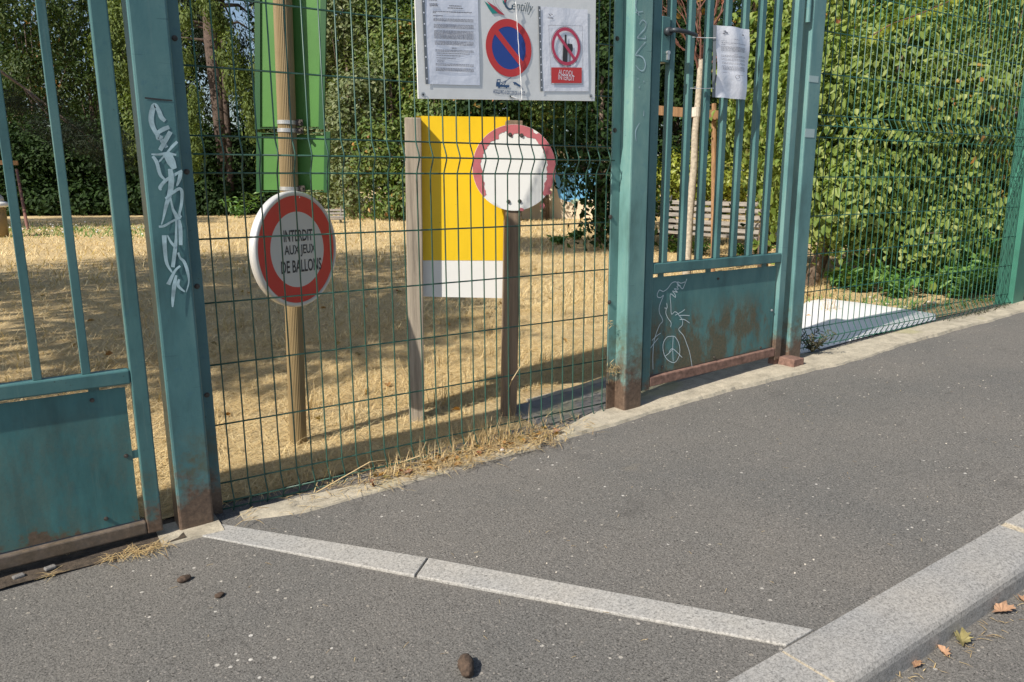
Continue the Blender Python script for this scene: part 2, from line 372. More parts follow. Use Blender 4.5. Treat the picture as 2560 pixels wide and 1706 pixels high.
YS = [2.55+.12*i for i in range(40)]+[7.5+.5*i for i in range(56)]+[40, 60, 150]
park = sheet('park_lawn', XS, YS, lambda x, y: zp(x, y), M_LAWN)
# dark soil under the left gate
soil = sheet('soil_strip', [-4+.15*i for i in range(30)], [2.36, 2.45, 2.56, 2.68], lambda x, y: zs(x)+.006+.006*math.sin(x*17+y*9), M_SOIL)

def strip_poly(name, front, back, z0, h, mat, jag=.008, seed=1, parent=None):
    rnd = random.Random(seed); x0 = max(front[0][0], back[0][0]); x1 = min(front[-1][0], back[-1][0])
    n = int((x1-x0)/.03); mb = MB(); rows = []
    fx, fy = zip(*front); bx, by = zip(*back)
    for i in range(n+1):
        x = x0+(x1-x0)*i/n
        a = float(np.interp(x, fx, fy))+rnd.uniform(-jag, jag)*.35+jag*(.5*math.sin(x*9+seed)+.35*math.sin(x*23)); b = float(np.interp(x, bx, by))
        z = z0(x); hh = h*(1+.25*math.sin(x*4+seed))+rnd.uniform(-.0006, .0006)
        rows.append([(x, a-.012, z-.01), (x, a, z+hh*.8), (x, a+.02, z+hh), (x, (a+b)/2, z+hh+rnd.uniform(-.0008, .0008)), (x, b, z+hh), (x, b+.001, z-.02)])
    V = [p for r in rows for p in r]; k = 6
    Fs = [(i*k+j, (i+1)*k+j, (i+1)*k+j+1, i*k+j+1) for i in range(n) for j in range(k-1)]
    Fs += [tuple(range(k)), tuple(n*k+j for j in range(k))[::-1]]
    mb.add(V, Fs); o = mb.build(name, mat, parent, smooth=False); return o
s1 = structure(strip_poly('concrete_sill', [(.53, 2.385), (.706, 2.318), (1.055, 2.322), (1.31, 2.330), (1.66, 2.315)],
                [(.53, 2.44), (.744, 2.435), (1.08, 2.385), (1.38, 2.37), (1.66, 2.35)], zs, .012, M_SILL, .004, 1))
s2 = structure(strip_poly('concrete_sill', [(1.76, 2.345), (2.02, 2.325), (2.331, 2.355), (2.71, 2.332), (3.24, 2.286), (3.51, 2.245), (4.36, 2.29), (5.63, 2.30), (9, 2.30)],
                [(1.76, 2.36), (2.0, 2.47), (2.3, 2.56), (3.4, 2.56), (3.6, 2.46), (9, 2.47)], zs, .016, M_SILL, .009, 2))
s3 = structure(strip_poly('concrete_sill', [(.28, 2.36), (.46, 2.345)], [(.28, 2.50), (.46, 2.50)], zs, .012, M_SILL, .004, 3))
thr = structure(strip_poly('gate_threshold', [(1.80, 2.50), (3.30, 2.545)], [(1.80, 2.80), (3.30, 2.86)], lambda x: zs(x)+.002, .010, M_SLAB, .004, 4))
edge = structure(strip_poly('path_edging', [(1.95, 2.81), (3.30, 2.87)], [(1.95, 2.84), (3.30, 2.91)], lambda x: zs(x)+.004, .009, M_SILL, .002, 5))

# granite strip let into the pavement
strip = structure(thing('paving_strip', '', '', (0, 0, 0))); del strip['label'], strip['category']
def P2(x, y):
    p = G(x, y); return (p.x, p.y)
def slab(name, c, parent, mat, up=.006, dn=.08, bev=.003):
    mb = MB(); mb.prism([(x, y, zs(x)-dn) for x, y in c], (0, 0, 0)); n = len(c)
    mb = MB(); mb.add([(x, y, zs(x)-dn) for x, y in c]+[(x, y, zs(x)+up) for x, y in c],
                      [tuple(range(n))[::-1], tuple(range(n, 2*n))]+[(i, (i+1) % n, n+(i+1) % n, n+i) for i in range(n)])
    return mb.build(name, mat, parent, bevel=bev)
a0, a1, b0, b1 = Vector(P2(470, 1337)), Vector(P2(545, 1312)), Vector(P2(1036, 1443)), Vector(P2(1068, 1398))
slab('granite_slab', [a0, b0, b1, a1], strip, M_GRAN)
d0 = (b0-a0).normalized()*.006; d1 = (b1-a1).normalized()*.006
e0, e1 = Vector(P2(1964, 1617)), Vector(P2(2024, 1573))
slab('granite_slab', [b0+d0, (e0.x, .948), (e1.x, .948), b1+d1], strip, M_GRAN)

# kerb stones
kerb = structure(thing('kerb', '', '', (0, 0, 0))); del kerb['label'], kerb['category']
def kerbstone(x0, x1):
    mb = MB(); prof = [(.942, -.2), (.942, .004), (.835, .004), (.818, .001), (.806, -.006), (.799, -.016), (.796, -.03), (.795, -.2)]
    V = []; xs = [x0+(x1-x0)*i/8 for i in range(9)]
    for x in xs:
        for y, z in prof: V.append((x, y, zs(x)+z))
    k = len(prof); Fs = [(i*k+j, i*k+(j+1) % k, (i+1)*k+(j+1) % k, (i+1)*k+j) for i in range(8) for j in range(k)]
    Fs += [tuple(range(k)), tuple(8*k+j for j in range(k))[::-1]]
    return mb.add(V, Fs)
for k in range(-5, 8):
    xa = 1.345+k*1.0
    gap = .06 if k == 1 else .010
    kerbstone(xa+gap/2, xa+1.0-.004).build('kerb_stone', M_KERB, kerb)
    mb = MB(); mb.box(xa-.005, xa+gap/2+.001, .80, .941, zs(xa)-.19, zs(xa)+.0015); mb.build('mortar_joint', M_GRANJ, kerb)

# ------------------------------------------------------------------ left post
def bolt(mb, x, y, z, r=.009, ax=(0, -1, 0)):
    a = Vector(ax); p = Vector((x, y, z)); mb.cyl(p+a*.001, a, r*1.4, .002, 14); mb.cyl(p+a*.0035, a, r, .005, 6)
def ribbon(mb, pts, ws, o, ux, uz):                            # flat painted stroke on a plane: pts in 2D (u,v)
    P = [Vector(p) for p in pts]
    # smooth by subdividing (Catmull-Rom)
    Q = []; W = []
    for i in range(len(P)-1):
        p0, p1, p2, p3 = P[max(i-1, 0)], P[i], P[i+1], P[min(i+2, len(P)-1)]
        for k in range(5):
            t = k/5
            Q.append(.5*((2*p1)+(p2-p0)*t+(2*p0-5*p1+4*p2-p3)*t*t+(3*p1-p0-3*p2+p3)*t**3)); W.append(ws[i]*(1-t)+ws[i+1]*t)
    Q.append(P[-1]); W.append(ws[-1]); V = []
    for i, q in enumerate(Q):
        t = (Q[min(i+1, len(Q)-1)]-Q[max(i-1, 0)])
        t = t.normalized() if t.length > 1e-9 else Vector((1, 0)); n = Vector((-t.y, t.x))*W[i]/2
        for s in (-1, 1):
            u = q+n*s; V.append(o+ux*u.x+uz*u.y)
    mb.add(V, [(2*i, 2*i+1, 2*i+3, 2*i+2) for i in range(len(Q)-1)])
XA = Vector((1, 0, 0)); ZA = Vector((0, 0, 1))
def post(x0, x1, label, mat, top=2.16, name='gate_post'):
    t = thing(name, label, 'gate post', (x0, 2.47, zs(x0)-.0))
    mb = MB(); mb.box(x0, x1, 2.42, 2.52, zs(x0)-.25, top); mb.build('post_tube', mat, t, bevel=.007)
    mb = MB(); mb.box(x0-.004, x1+.004, 2.416, 2.524, top, top+.012); mb.build('cap', mat, t, bevel=.002)
    return t
LP = post(.343, .447, 'teal steel gate post beside the large left gate with white spray tag', M_TEALP)
mb = MB(); mb.box(.4475, .488, 2.484, 2.492, zs(.45)-.05, 2.10); mb.build('mesh_plate', M_TEALP, LP, bevel=.001)
for (x, y) in ((480, 100), (510, 715), (498, 430), (536, 985)):
    p = onY(x, y, 2.484); mb = MB(); bolt(mb, .470, 2.484, p.z, .006); mb.build('bolt', M_BOLT, LP)
# white tag
def fp(x, y, Y=2.4192):
    p = onY(x, y, Y); return (p.x, p.z)
tagm = []
def gp(cx, cy): return (360+cx*.3318, 250+cy*.3318)            # coordinates read off an enlargement of the tag
strokes = [([(160,160),(130,130),(110,80),(80,40),(60,90),(55,160),(80,230),(130,300),(170,360)], [.010,.013,.012,.012,.014,.014,.012,.012,.010]),
 ([(190,205),(150,220),(105,250),(105,295),(140,275)], [.010,.012,.010,.008,.006]),
 ([(200,240),(165,300),(120,380)], [.012,.012,.011]), ([(250,315),(215,350),(185,385),(110,470)], [.007,.008,.006,.004]),
 ([(55,410),(110,412),(175,405),(243,415)], [.004,.006,.009,.005]), ([(65,425),(95,470),(120,560),(155,600)], [.008,.010,.009,.006]),
 ([(160,400),(185,430),(205,470),(230,520)], [.020,.024,.024,.012]), ([(285,530),(230,565),(160,610),(120,660),(130,680)], [.004,.008,.009,.010,.004]),
 ([(275,535),(268,590),(245,650)], [.010,.011,.004]), ([(195,520),(205,600),(195,700),(165,800),(145,890),(130,940)], [.012,.016,.014,.010,.005,.003]),
 ([(160,745),(215,700),(265,670),(285,700),(280,790),(265,860),(280,885)], [.006,.008,.009,.009,.008,.007,.006]),
 ([(200,740),(215,820),(245,880),(270,960),(275,1095)], [.004,.007,.012,.012,.010]),
 ([(110,955),(150,950),(210,915),(275,885)], [.006,.007,.006,.006]), ([(240,900),(240,1040),(232,1130),(215,1260)], [.005,.007,.011,.010]),
 ([(150,1020),(155,1120),(170,1230),(210,1300)], [.013,.011,.009,.004]), ([(175,1020),(200,1070),(235,1110)], [.003,.007,.009]),
 ([(255,1150),(270,1190),(300,1220),(325,1290),(335,1370),(315,1450)], [.006,.006,.009,.009,.004,.002]),
 ([(270,1250),(230,1290),(180,1390)], [.006,.007,.012]), ([(240,1320),(225,1400),(215,1500),(213,1560)], [.006,.012,.009,.004]),
 ([(262,1350),(255,1400),(305,1445)], [.006,.009,.004])]
for pts, ws in strokes:
    mb = MB(); ribbon(mb, [fp(*gp(*p)) for p in pts], ws, Vector((0, 2.4192-.0003*len(tagm), 0)), XA, ZA)
    tagm.append(mb)
mb = MB()
for q in tagm: mb.add(q.v, q.f)
mb.build('spray_tag', M_SPRAY, LP)
mb = MB(); ribbon(mb, [fp(362, 245), fp(395, 249), fp(431, 252)], [.004, .005, .004], Vector((0, 2.419, 0)), XA, ZA)
mb.build('marker_line', M_DARK, LP)

# ------------------------------------------------------------------ centre post
CP = post(2.190, 2.292, 'faded teal post left of the narrow gate with 7210 sprayed on it', M_TEALC)
mb = MB(); mb.box(2.144, 2.1895, 2.485, 2.493, zs(2.15)-.05, 2.10); mb.build('mesh_plate', M_TEALC, CP, bevel=.001)
for (x, y) in ((1543, 97), (1537, 326), (1526, 543), (1523, 756), (1518, 958)):
    p = onY(x, y, 2.485); mb = MB(); bolt(mb, p.x, 2.485, p.z, .007); mb.build('bolt', M_BOLT, CP)
mb = MB()
def np_(cx, cy, s=.3061): return fp(1500+cx*s, 0+cy*s)
for pts, ws in [([(325,-60),(300,-10),(290,60),(320,130)], [.005]*4), ([(285,105),(350,95)], [.004, .004]),
    ([(320,200),(345,165),(375,190),(365,235),(335,270),(305,310),(335,315),(370,315),(365,290)], [.004,.005,.005,.005,.005,.005,.005,.005,.003]),
    ([(370,345),(330,390),(290,450),(320,455),(355,480),(370,530),(355,575),(325,575),(290,535)], [.004,.005,.005,.005,.006,.006,.005,.004,.003]),
    ([(358,905),(356,950)], [.005, .004]), ([(322,1005),(293,1060),(290,1110),(295,1155)], [.003,.005,.005,.002]),
    ([(310,640),(309,652)], [.004]*2), ([(357,660),(357,674)], [.005]*2), ([(320,708),(320,722)], [.005]*2)]:
    mb = MB(); ribbon(mb, [np_(*p) for p in pts], ws, Vector((0, 2.4188, 0)), XA, ZA); mb.build('spray_stroke', M_SPRAY, CP)

# ------------------------------------------------------------------ right post and bright green post
RP = post(3.325, 3.424, 'faded teal post between the narrow gate and the right mesh fence', M_TEALR)
for (xa, xb, ya, yb) in ((2017, 2052, 188, 208), (2015, 2045, 322, 345)):
    p, q = onY(xa, ya, 2.419), onY(xb, yb, 2.419); mb = MB(); mb.box(3.326, 3.40, 2.4188, 2.4196, q.z, p.z); mb.build('tape_mark', M_TAPE, RP)
GP = thing('fence_post', 'bright green steel post at the far right end of the mesh fence', 'fence post', (5.80, 2.5, zs(5.8)))
mb = MB(); mb.box(5.80, 5.96, 2.44, 2.56, zs(5.8)-.1, 2.6); mb.build('post_tube', M_GPOST, GP, bevel=.006)
mb = MB(); mb.box(5.795, 5.965, 2.435, 2.565, 2.6, 2.615); mb.build('cap', M_GPOST, GP)

# ------------------------------------------------------------------ welded mesh panels
def mesh_panel(label, x0, n, Y, zrows, folds, ztop, zbot, mat, group):
    t = thing('mesh_fence', label, 'fence', (x0, Y, zs(x0)), group)
    def yo(z):
        o = 0
        for (zc, h) in folds: o = max(o, .027*max(0, 1-abs(z-zc)/h))
        return -o
    zs_ = set([ztop, zbot])
    for zc, h in folds: zs_ |= {zc-h, zc-.008, zc+.008, zc+h}
    zz = sorted(z for z in zs_ if zbot <= z <= ztop)
    me = MB().tube([(0, yo(z)-.0045, z) for z in zz], .0026, 6).build('vertical_wire', mat, None, smooth=True)
    base = me.data; bpy.data.objects.remove(me)
    for i in range(n):
        o = sub(t, 'vertical_wire', base, (x0+.055*i+random.uniform(-.0008, .0008), Y, 0))
    L = .055*(n-1)+.024
    hm = MB().tube([(-.034, 0, 0), (L*.5, 0, 0), (L, 0, 0)], .0030, 6).build('horizontal_wire', mat, None, smooth=True)
    hb = hm.data; bpy.data.objects.remove(hm)
    for z in zrows: sub(t, 'horizontal_wire', hb, (x0, Y+yo(z)+.0012, z))
    return t
mesh_panel('central green welded mesh panel between the two gates carrying the signs', .5217, 30, 2.491,
           [2.042, 1.842, 1.642, 1.442, 1.242, 1.187, 1.132, .932, .732, .532, .332, .132, .077, .045],
           [(1.187, .055), (.077, .050)], 2.06, .020, M_WIRE, 'welded mesh fence panels')
mesh_panel('right green welded mesh panel in front of the leafy hedge', 3.4650, 43, 2.478,
           [2.23, 2.03, 1.83, 1.63, 1.43, 1.375, 1.32, 1.12, .92, .72, .52, .32, .265, .215],
           [(1.375, .055), (.265, .050)], 2.25, .205, M_WIRE2, 'welded mesh fence panels')

# ------------------------------------------------------------------ left gate leaf
LG = thing('gate_leaf', 'large left teal gate leaf with flat bars and lower sheet panel', 'gate', (.27, 2.44, zs(.27)))
yf, yb = 2.422, 2.462
mb = MB(); mb.box(.252, .296, yf, yb, .045, 2.10); mb.build('stile', M_TEALG, LG, bevel=.004)
mb = MB(); mb.box(-1.70, -1.656, yf, yb, -.05, 2.10); mb.build('stile', M_TEALG, LG, bevel=.004)
mb = MB(); mb.box(-1.655, .2515, yf, yb, .523, .566); mb.build('middle_rail', M_TEALG, LG, bevel=.005)
mb = MB(); mb.box(-1.655, .2515, yf, yb, 2.055, 2.098); mb.build('top_rail', M_TEALG, LG, bevel=.005)
mb = MB(); mb.add([(-1.655, yf, .0), (.2515, yf, .046), (.2515, yb, .046), (-1.655, yb, .0), (-1.655, yf, .043), (.2515, yf, .086), (.2515, yb, .086), (-1.655, yb, .043)],
                  [(0,3,2,1),(4,5,6,7),(0,1,5,4),(1,2,6,5),(2,3,7,6),(3,0,4,7)]); mb.build('bottom_rail', M_GRUST, LG, bevel=.005)
for k in range(15):
    x = .141-k*.1195
    mb = MB(); mb.box(x-.0115, x+.0115, 2.432, 2.455, .5655, 2.056); mb.build('bar', M_TEALG, LG, bevel=.002)
mb = MB(); mb.add([(-1.64, 2.440, .05), (.236, 2.440, .09), (.236, 2.443, .09), (-1.64, 2.443, .05), (-1.64, 2.440, .512), (.236, 2.440, .512), (.236, 2.443, .512), (-1.64, 2.443, .512)],
                  [(0,3,2,1),(4,5,6,7),(0,1,5,4),(1,2,6,5),(2,3,7,6),(3,0,4,7)]); mb.build('sheet_panel', M_PANEL, LG)
for x in (.155, -.35, -.85): mb = MB(); mb.box(x-.014, x+.014, 2.441, 2.447, .505, .524); mb.build('tab', M_TEALG, LG)
for z in (.30,): mb = MB(); mb.box(.230, .2525, 2.441, 2.447, z-.012, z+.012); mb.build('tab', M_TEALG, LG)
for (x, y) in ((230, 1001), (315, 1140), (265, 1297)):
    p = onY(x, y, 2.44); mb = MB(); bolt(mb, p.x, 2.44, p.z, .0045); mb.build('bolt', M_BOLT, LG)

# ------------------------------------------------------------------ narrow pedestrian gate
PG = thing('gate_leaf', 'narrow teal pedestrian gate with vertical bars and chalk drawing on its panel', 'gate', (2.31, 2.45, zs(2.4)))
def slope_box(x0, x1, y0, y1, za0, za1, zb0, zb1):
    return MB().add([(x0, y0, za0), (x1, y0, zb0), (x1, y1, zb0), (x0, y1, za0), (x0, y0, za1), (x1, y0, zb1), (x1, y1, zb1), (x0, y1, za1)],
                    [(0,3,2,1),(4,5,6,7),(0,1,5,4),(1,2,6,5),(2,3,7,6),(3,0,4,7)])
gf, gb = 2.43, 2.47
MB().box(2.302, 2.350, gf, gb, .175, 2.10).build('stile', M_TEALG, PG, bevel=.004)
MB().box(3.225, 3.272, gf, gb, .195, 2.10).build('stile', M_TEALR, PG, bevel=.004)
MB().box(2.3505, 3.2245, gf, gb, .700, .748).build('middle_rail', M_TEALG, PG, bevel=.005)
MB().box(2.3505, 3.2245, gf, gb, 2.055, 2.098).build('top_rail', M_TEALG, PG, bevel=.005)
slope_box(2.3505, 3.2245, gf, gb, .186, .232, .216, .260).build('bottom_rail', M_RUST, PG, bevel=.005)
for x in (2.4205, 2.535, 2.646, 2.761, 2.8765, 2.9905, 3.1015):
    MB().box(x-.0145, x+.0145, 2.433, 2.462, .7475, 2.056).build('bar', M_TEALG, PG, bevel=.003)
slope_box(2.352, 3.212, 2.448, 2.451, .236, .684, .264, .684).build('sheet_panel', M_PANEL2, PG)
for x in (2.415, 2.72, 3.12): MB().box(x-.016, x+.016, 2.449, 2.455, .676, .701).build('tab', M_TEALG, PG)
for (x, y) in ((1795, 697), (1785, 894), (1901, 869), (1929, 776), (1655, 917)):
    p = onY(x, y, 2.448); mb = MB(); bolt(mb, p.x, 2.448, p.z, .0045); mb.build('bolt', M_STEEL if y == 776 else M_BOLT, PG)
MB().box(2.351, 2.398, 2.428, 2.475, 1.588, 1.768).build('lock_box', M_TEALG, PG, bevel=.003)
hp = onY(1654, 81, 2.40)
mb = MB(); mb.cyl((2.376, 2.418, 1.708), (0, 1, 0), .017, .022, 16)
mb.tube([(2.376, 2.40, 1.708), (2.376, 2.385, 1.708), (2.39, 2.378, 1.708), (2.43, 2.376, 1.706), (2.49, 2.378, 1.700), (2.505, 2.382, 1.698)], [.010, .010, .010, .009, .0085, .007], 10)
mb.build('lever_handle', M_LAMP, PG, smooth=True)
mb = MB(); mb.cyl((2.384, 2.424, 1.626), (0, 1, 0), .0085, .012, 16); mb.box(2.379, 2.389, 2.419, 2.43, 1.598, 1.626); mb.build('lock_cylinder', M_STEEL, PG)
mb = MB(); mb.box(3.262, 3.345, 2.34, 2.44, zs(3.3)-.02, zs(3.3)+.055); mb.box(3.235, 3.275, 2.44, 2.48, .165, .195); mb.build('pivot_block', M_RUST, PG, bevel=.004)
MB().cyl((3.299, 2.43, 1.9), (0, 0, 1), .012, .12, 12).build('hinge', M_TEALR, PG)
# chalk drawing
def cx_(a, b): return fp(1600+a*.2169, 640+b*.2169, 2.4475)
chalk = [[(540,265),(515,330),(490,380),(455,345),(430,310),(400,300),(360,320),(320,375),(270,410),(225,395),(200,440),(205,475),(240,480),(270,455),(245,520),(222,590),(225,660),(262,745),(225,800),(185,900),(160,1000),(148,1150),(150,1310)],
 [(520,300),(470,315),(435,300),(430,330),(465,345),(425,350),(440,385),(395,380),(430,420),(375,405),(400,440),(408,480),(350,440),(355,560),(362,670),(400,645),(430,660),(460,700),(488,740),(485,800),(445,850),(500,920),(540,1020),(575,1130),(600,1280)],
 [(405,685),(440,665),(480,645),(515,618)],[(445,690),(500,685),(570,690)],[(455,735),(510,735),(570,775)],
 [(305,545),(310,600),(280,600)],[(300,610),(295,660),(320,720),(355,770),(350,820)],
 [(135,975),(180,930),(235,890)],[(95,1100),(140,1030),(205,950)],
 [(370,925),(310,935),(270,990),(260,1060),(280,1150),(330,1210),(395,1228),(440,1170),(455,1090),(440,1000),(400,935),(370,925)],
 [(378,930),(372,1060),(378,1215)],[(330,1110),(372,1070),(480,1170)],[(285,1155),(330,1120),(372,1072)]]
mb = MB()
for i, s in enumerate(chalk): ribbon(mb, [cx_(*p) for p in s], [.0030]*len(s), Vector((0, 2.4474-.00025*i, 0)), XA, ZA)
mb.build('chalk_drawing', M_CHALK, PG)

# ------------------------------------------------------------------ text and print helpers
def text_mesh(s, shear=0, bold=0):
    cu = bpy.data.curves.new('t', 'FONT'); cu.body = s; cu.shear = shear; cu.offset = bold; cu.resolution_u = 3
    o = bpy.data.objects.new('t', cu); C.objects.link(o); bpy.context.view_layer.update()
    me = bpy.data.meshes.new_from_object(o.evaluated_get(bpy.context.evaluated_depsgraph_get()))
    V = [tuple(v.co) for v in me.vertices]; Fs = [tuple(p.vertices) for p in me.polygons]
    bpy.data.objects.remove(o); bpy.data.meshes.remove(me); return V, Fs
def put_text(mb, s, p00, p11, o, ux, uz, n, lift, shear=0, bold=0):      # fit text box to (u0,v0)-(u1,v1)
    V, Fs = text_mesh(s, shear, bold); xs = [v[0] for v in V]; ys = [v[1] for v in V]
    sx = (p11[0]-p00[0])/(max(xs)-min(xs)); sy = (p11[1]-p00[1])/(max(ys)-min(ys))
    mb.add([o+ux*(p00[0]+(v[0]-min(xs))*sx)+uz*(p00[1]+(v[1]-min(ys))*sy)+n*lift for v in V], Fs)
def arc(cx, cy, r, a0, a1, n): return [(cx+r*math.cos(a0+(a1-a0)*i/n), cy+r*math.sin(a0+(a1-a0)*i/n)) for i in range(n+1)]
def ring(mb, c, r0, r1, n, O, lift, a0=0, a1=2*PI):
    A = arc(c[0], c[1], r0, a0, a1, n); B = arc(c[0], c[1], r1, a0, a1, n)
    mb.add([O(p, lift) for p in A]+[O(p, lift) for p in B], [(i, i+1, n+2+i, n+1+i) for i in range(n)])
def disc(mb, c, r, O, lift, n=48): mb.add([O(p, lift) for p in arc(c[0], c[1], r, 0, 2*PI, n)[:-1]], [tuple(range(n))])
def textlines(mb, rnd, u0, u1, v0, v1, n, th, O, lift, paras=(5, 4)):
    for i in range(n):
        v = v1-(v1-v0)*(i+.5)/n
        if (i % paras[0]) == paras[1]: continue
        u = u0; end = u1 if rnd.random() > .25 else u0+(u1-u0)*rnd.uniform(.3, .8)
        while u < end:
            l = rnd.uniform(.002, .012); e = min(u+l, end)
            mb.add([O((u, v-th/2), lift), O((e, v-th/2), lift), O((e, v+th/2), lift), O((u, v+th/2), lift)], [(0, 1, 2, 3)]); u = e+.0016

# ------------------------------------------------------------------ banner on the mesh
BY = 2.440
BN = thing('notice_board', 'white rectangular board of town notices fixed high on the central mesh', 'notice board', (1.6, BY, 1.40))
def BO(p, lift): return Vector((p[0], BY-lift, p[1]))
def bp(x, y):
    q = onY(x, y, BY); return (q.x, q.z)
c1, c2 = bp(1046, 247), bp(1487, 253)
tl, tr = (c1[0]-.004, 2.02), (c2[0]-.006, 2.05)
mb = MB(); nx, nz = 14, 12; V = []
def bow(s, t): return .006*math.sin(s*9)*(1-t)+.004*math.sin(t*7+s*4)*0
for lay in (0, 1):
    for j in range(nz+1):
        for i in range(nx+1):
            s, t = i/nx, j/nz
            x = (c1[0]*(1-s)+c2[0]*s)*(1-t)+(tl[0]*(1-s)+tr[0]*s)*t; z = (c1[1]*(1-s)+c2[1]*s)*(1-t)+(tl[1]*(1-s)+tr[1]*s)*t
            V.append((x, BY+(.0 if lay == 0 else .005), z))
k = nx+1; m_ = k*(nz+1); Fs = []
for j in range(nz):
    for i in range(nx):
        a = j*k+i; Fs.append((a, a+1, a+k+1, a+k)); Fs.append((m_+a, m_+a+k, m_+a+k+1, m_+a+1))
for i in range(nx): Fs.append((i, m_+i, m_+i+1, i+1)); a = nz*k+i; Fs.append((a, a+1, m_+a+1, m_+a))
for j in range(nz): a = j*k; Fs.append((a, a+k, m_+a+k, m_+a)); a += nx; Fs.append((a, m_+a, m_+a+k, a+k))
mb.add(V, Fs); mb.build('board', M_BAN, BN)
def quadpx(mb, pts, lift): mb.add([BO(bp(*p), lift) for p in pts], [(0, 1, 2, 3)])
def sheet_on(label, quad, strip_, mat):
    t = thing('paper_notice', label, 'notice', BO(bp(*quad[3]), .002), 'paper notices on the white board')
    mb = MB(); n = 10; q = [Vector(bp(*p)) for p in quad]; V = []
    for j in range(n+1):
        for i in range(n+1):
            s, u = i/n, j/n; p = (q[3]*(1-s)+q[2]*s)*(1-u)+(q[0]*(1-s)+q[1]*s)*u
            V.append(BO(p, .002+.0012*math.sin(s*8+u*2)*math.sin(u*5)))
    mb.add(V, [(j*(n+1)+i, j*(n+1)+i+1, (j+1)*(n+1)+i+1, (j+1)*(n+1)+i) for j in range(n) for i in range(n)])
    mb.build('sheet', mat, t, smooth=True)
    mb = MB(); mb.add([BO(bp(*p), .0032) for p in strip_], [(0, 1, 2, 3)]); mb.build('punched_strip', M_STRIP, t)
    mb = MB(); a, b = [Vector(bp(*strip_[0]))*.5+Vector(bp(*strip_[1]))*.5, Vector(bp(*strip_[2]))*.5+Vector(bp(*strip_[3]))*.5]
    for i in range(11): p = a.lerp(b, (i+.5)/11); disc(mb, p, .0028, BO, .004, 8)
    mb.build('punch_holes', M_PAPER2, t); return t
rnd = random.Random(3)
A1 = sheet_on('typed notice sheet in a plastic sleeve at the left of the white board', [(1056, -95), (1192, -78), (1199, 214), (1070, 211)], [(1049, -95), (1056, -95), (1070, 211), (1063, 211)], M_PAPER)
mb = MB()
def A(cx, cy): return bp(1000+cx*.2678, cy*.2678)
def tlines(rows, th):
    for (y, xa, xb) in rows:
        p, q = Vector(A(xa, y)), Vector(A(xb, y+(xb-xa)*.035)); L = (q-p).length; u = 0
        while u < L:
            l = rnd.uniform(.0025, .011); e = min(u+l, L); a = p+(q-p)*(u/L); b = p+(q-p)*(e/L)
            mb.add([BO((a.x, a.y), .0042), BO((b.x, b.y), .0042), BO((b.x, b.y+th), .0042), BO((a.x, a.y+th), .0042)], [(0, 1, 2, 3)]); u = e+.0013
tlines([(62,455,570),(82,440,585)], .0030); tlines([(112,300,665),(125,300,330),(152,305,395)], .0024)
tlines([(y, 308, 680) for y in (178,188,198)]+[(y, 312, 682) for y in (232,242,252,262)]+[(y, 315, 682) for y in (290,300,310,320,330,340,350,360)]+[(y, 320, 682) for y in (388,398,408,418)], .0016)
tlines([(455, 480, 525)], .0022); tlines([(y, 325, 682) for y in (470,482)]+[(500,335,645),(520,335,560),(545,335,515),(565,340,410),(582,340,410)]+[(y, 328, 684) for y in (600,612)]+[(y, 330, 684) for y in (640,652,662)], .0018)
tlines([(8, 262, 340), (40, 270, 345), (52, 270, 350), (60, 272, 350)], .0022)
mb.build('printed_lines', M_GREYINK, A1)
A3 = sheet_on('no alcohol sheet in a plastic sleeve at the right of the white board', [(1350, 17), (1468, 25), (1471, 229), (1356, 229)], [(1344, 16), (1350, 17), (1356, 229), (1350, 229)], M_PAPER2)
def B(cx, cy): return bp(1220+cx*.1722, cy*.1722)
c = Vector(B(1123, 680)); r = .0705
mb = MB(); ring(mb, c, r-.0006, r+.0012, 48, BO, .0040); ps = [B(872, 370), B(1362, 382), B(1366, 1228), B(912, 1228)]
for i in range(4):
    a, b_ = Vector(ps[i]), Vector(ps[(i+1) % 4]); d = (b_-a).normalized(); n2 = Vector((-d.y, d.x))*.0005
    mb.add([BO(a-n2, .004), BO(b_-n2, .004), BO(b_+n2, .004), BO(a+n2, .004)], [(0, 1, 2, 3)])
put_text(mb, 'Gentilly', B(858, 278), B(945, 258), Vector((0, BY, 0)), XA, ZA, Vector((0, -1, 0)), .004, .2, .02)
for (xa, xb, ya, yb_) in ((865, 900, 205, 222), (905, 935, 205, 222), (885, 905, 220, 245)): mb.add([BO(B(xa, ya), .004), BO(B(xb, ya+8), .004), BO(B((xa+xb)/2, yb_), .004)], [(0, 1, 2)])
mb.build('thin_frame', M_GREYINK, A3)
mb = MB(); ring(mb, c, r*.80, r*.97, 48, BO, .0050)
d = Vector((1, -1)).normalized(); nn = Vector((1, 1)).normalized(); hw = r*.085
# bottle and glass, then the bar over them
ink = MB()
def cc(pts, lift, m): m.add([BO(c+Vector(p)*r, lift) for p in pts], [tuple(range(len(pts)))])
cc([(-.22,-.80),(.10,-.80),(.12,.02),(.06,.14),(.03,.22),(.03,.60),(-.09,.60),(-.09,.22),(-.12,.14),(-.20,.02)][::1], .0046, ink)
cc([(.10,.16),(.42,.16),(.47,-.02),(.45,-.18),(.36,-.28),(.30,-.30),(.30,-.76),(.40,-.80),(.16,-.80),(.26,-.76),(.26,-.30),(.18,-.28),(.12,-.18)], .0045, ink)
ink.build('bottle_and_glass', M_INK, A3)
mb.add([BO(c+(-d*(r*.84)-nn*hw), .0054), BO(c+(d*(r*.84)-nn*hw), .0054), BO(c+(d*(r*.84)+nn*hw), .0054), BO(c+(-d*(r*.84)+nn*hw), .0054)], [(0, 1, 2, 3)])
mb.build('prohibition_ring', M_PINK, A3)
mb = MB(); mb.add([BO(B(*p), .0046) for p in ((908,984),(1352,986),(1350,1210),(912,1210))], [(0, 1, 2, 3)]); mb.build('red_label', M_REDP, A3)
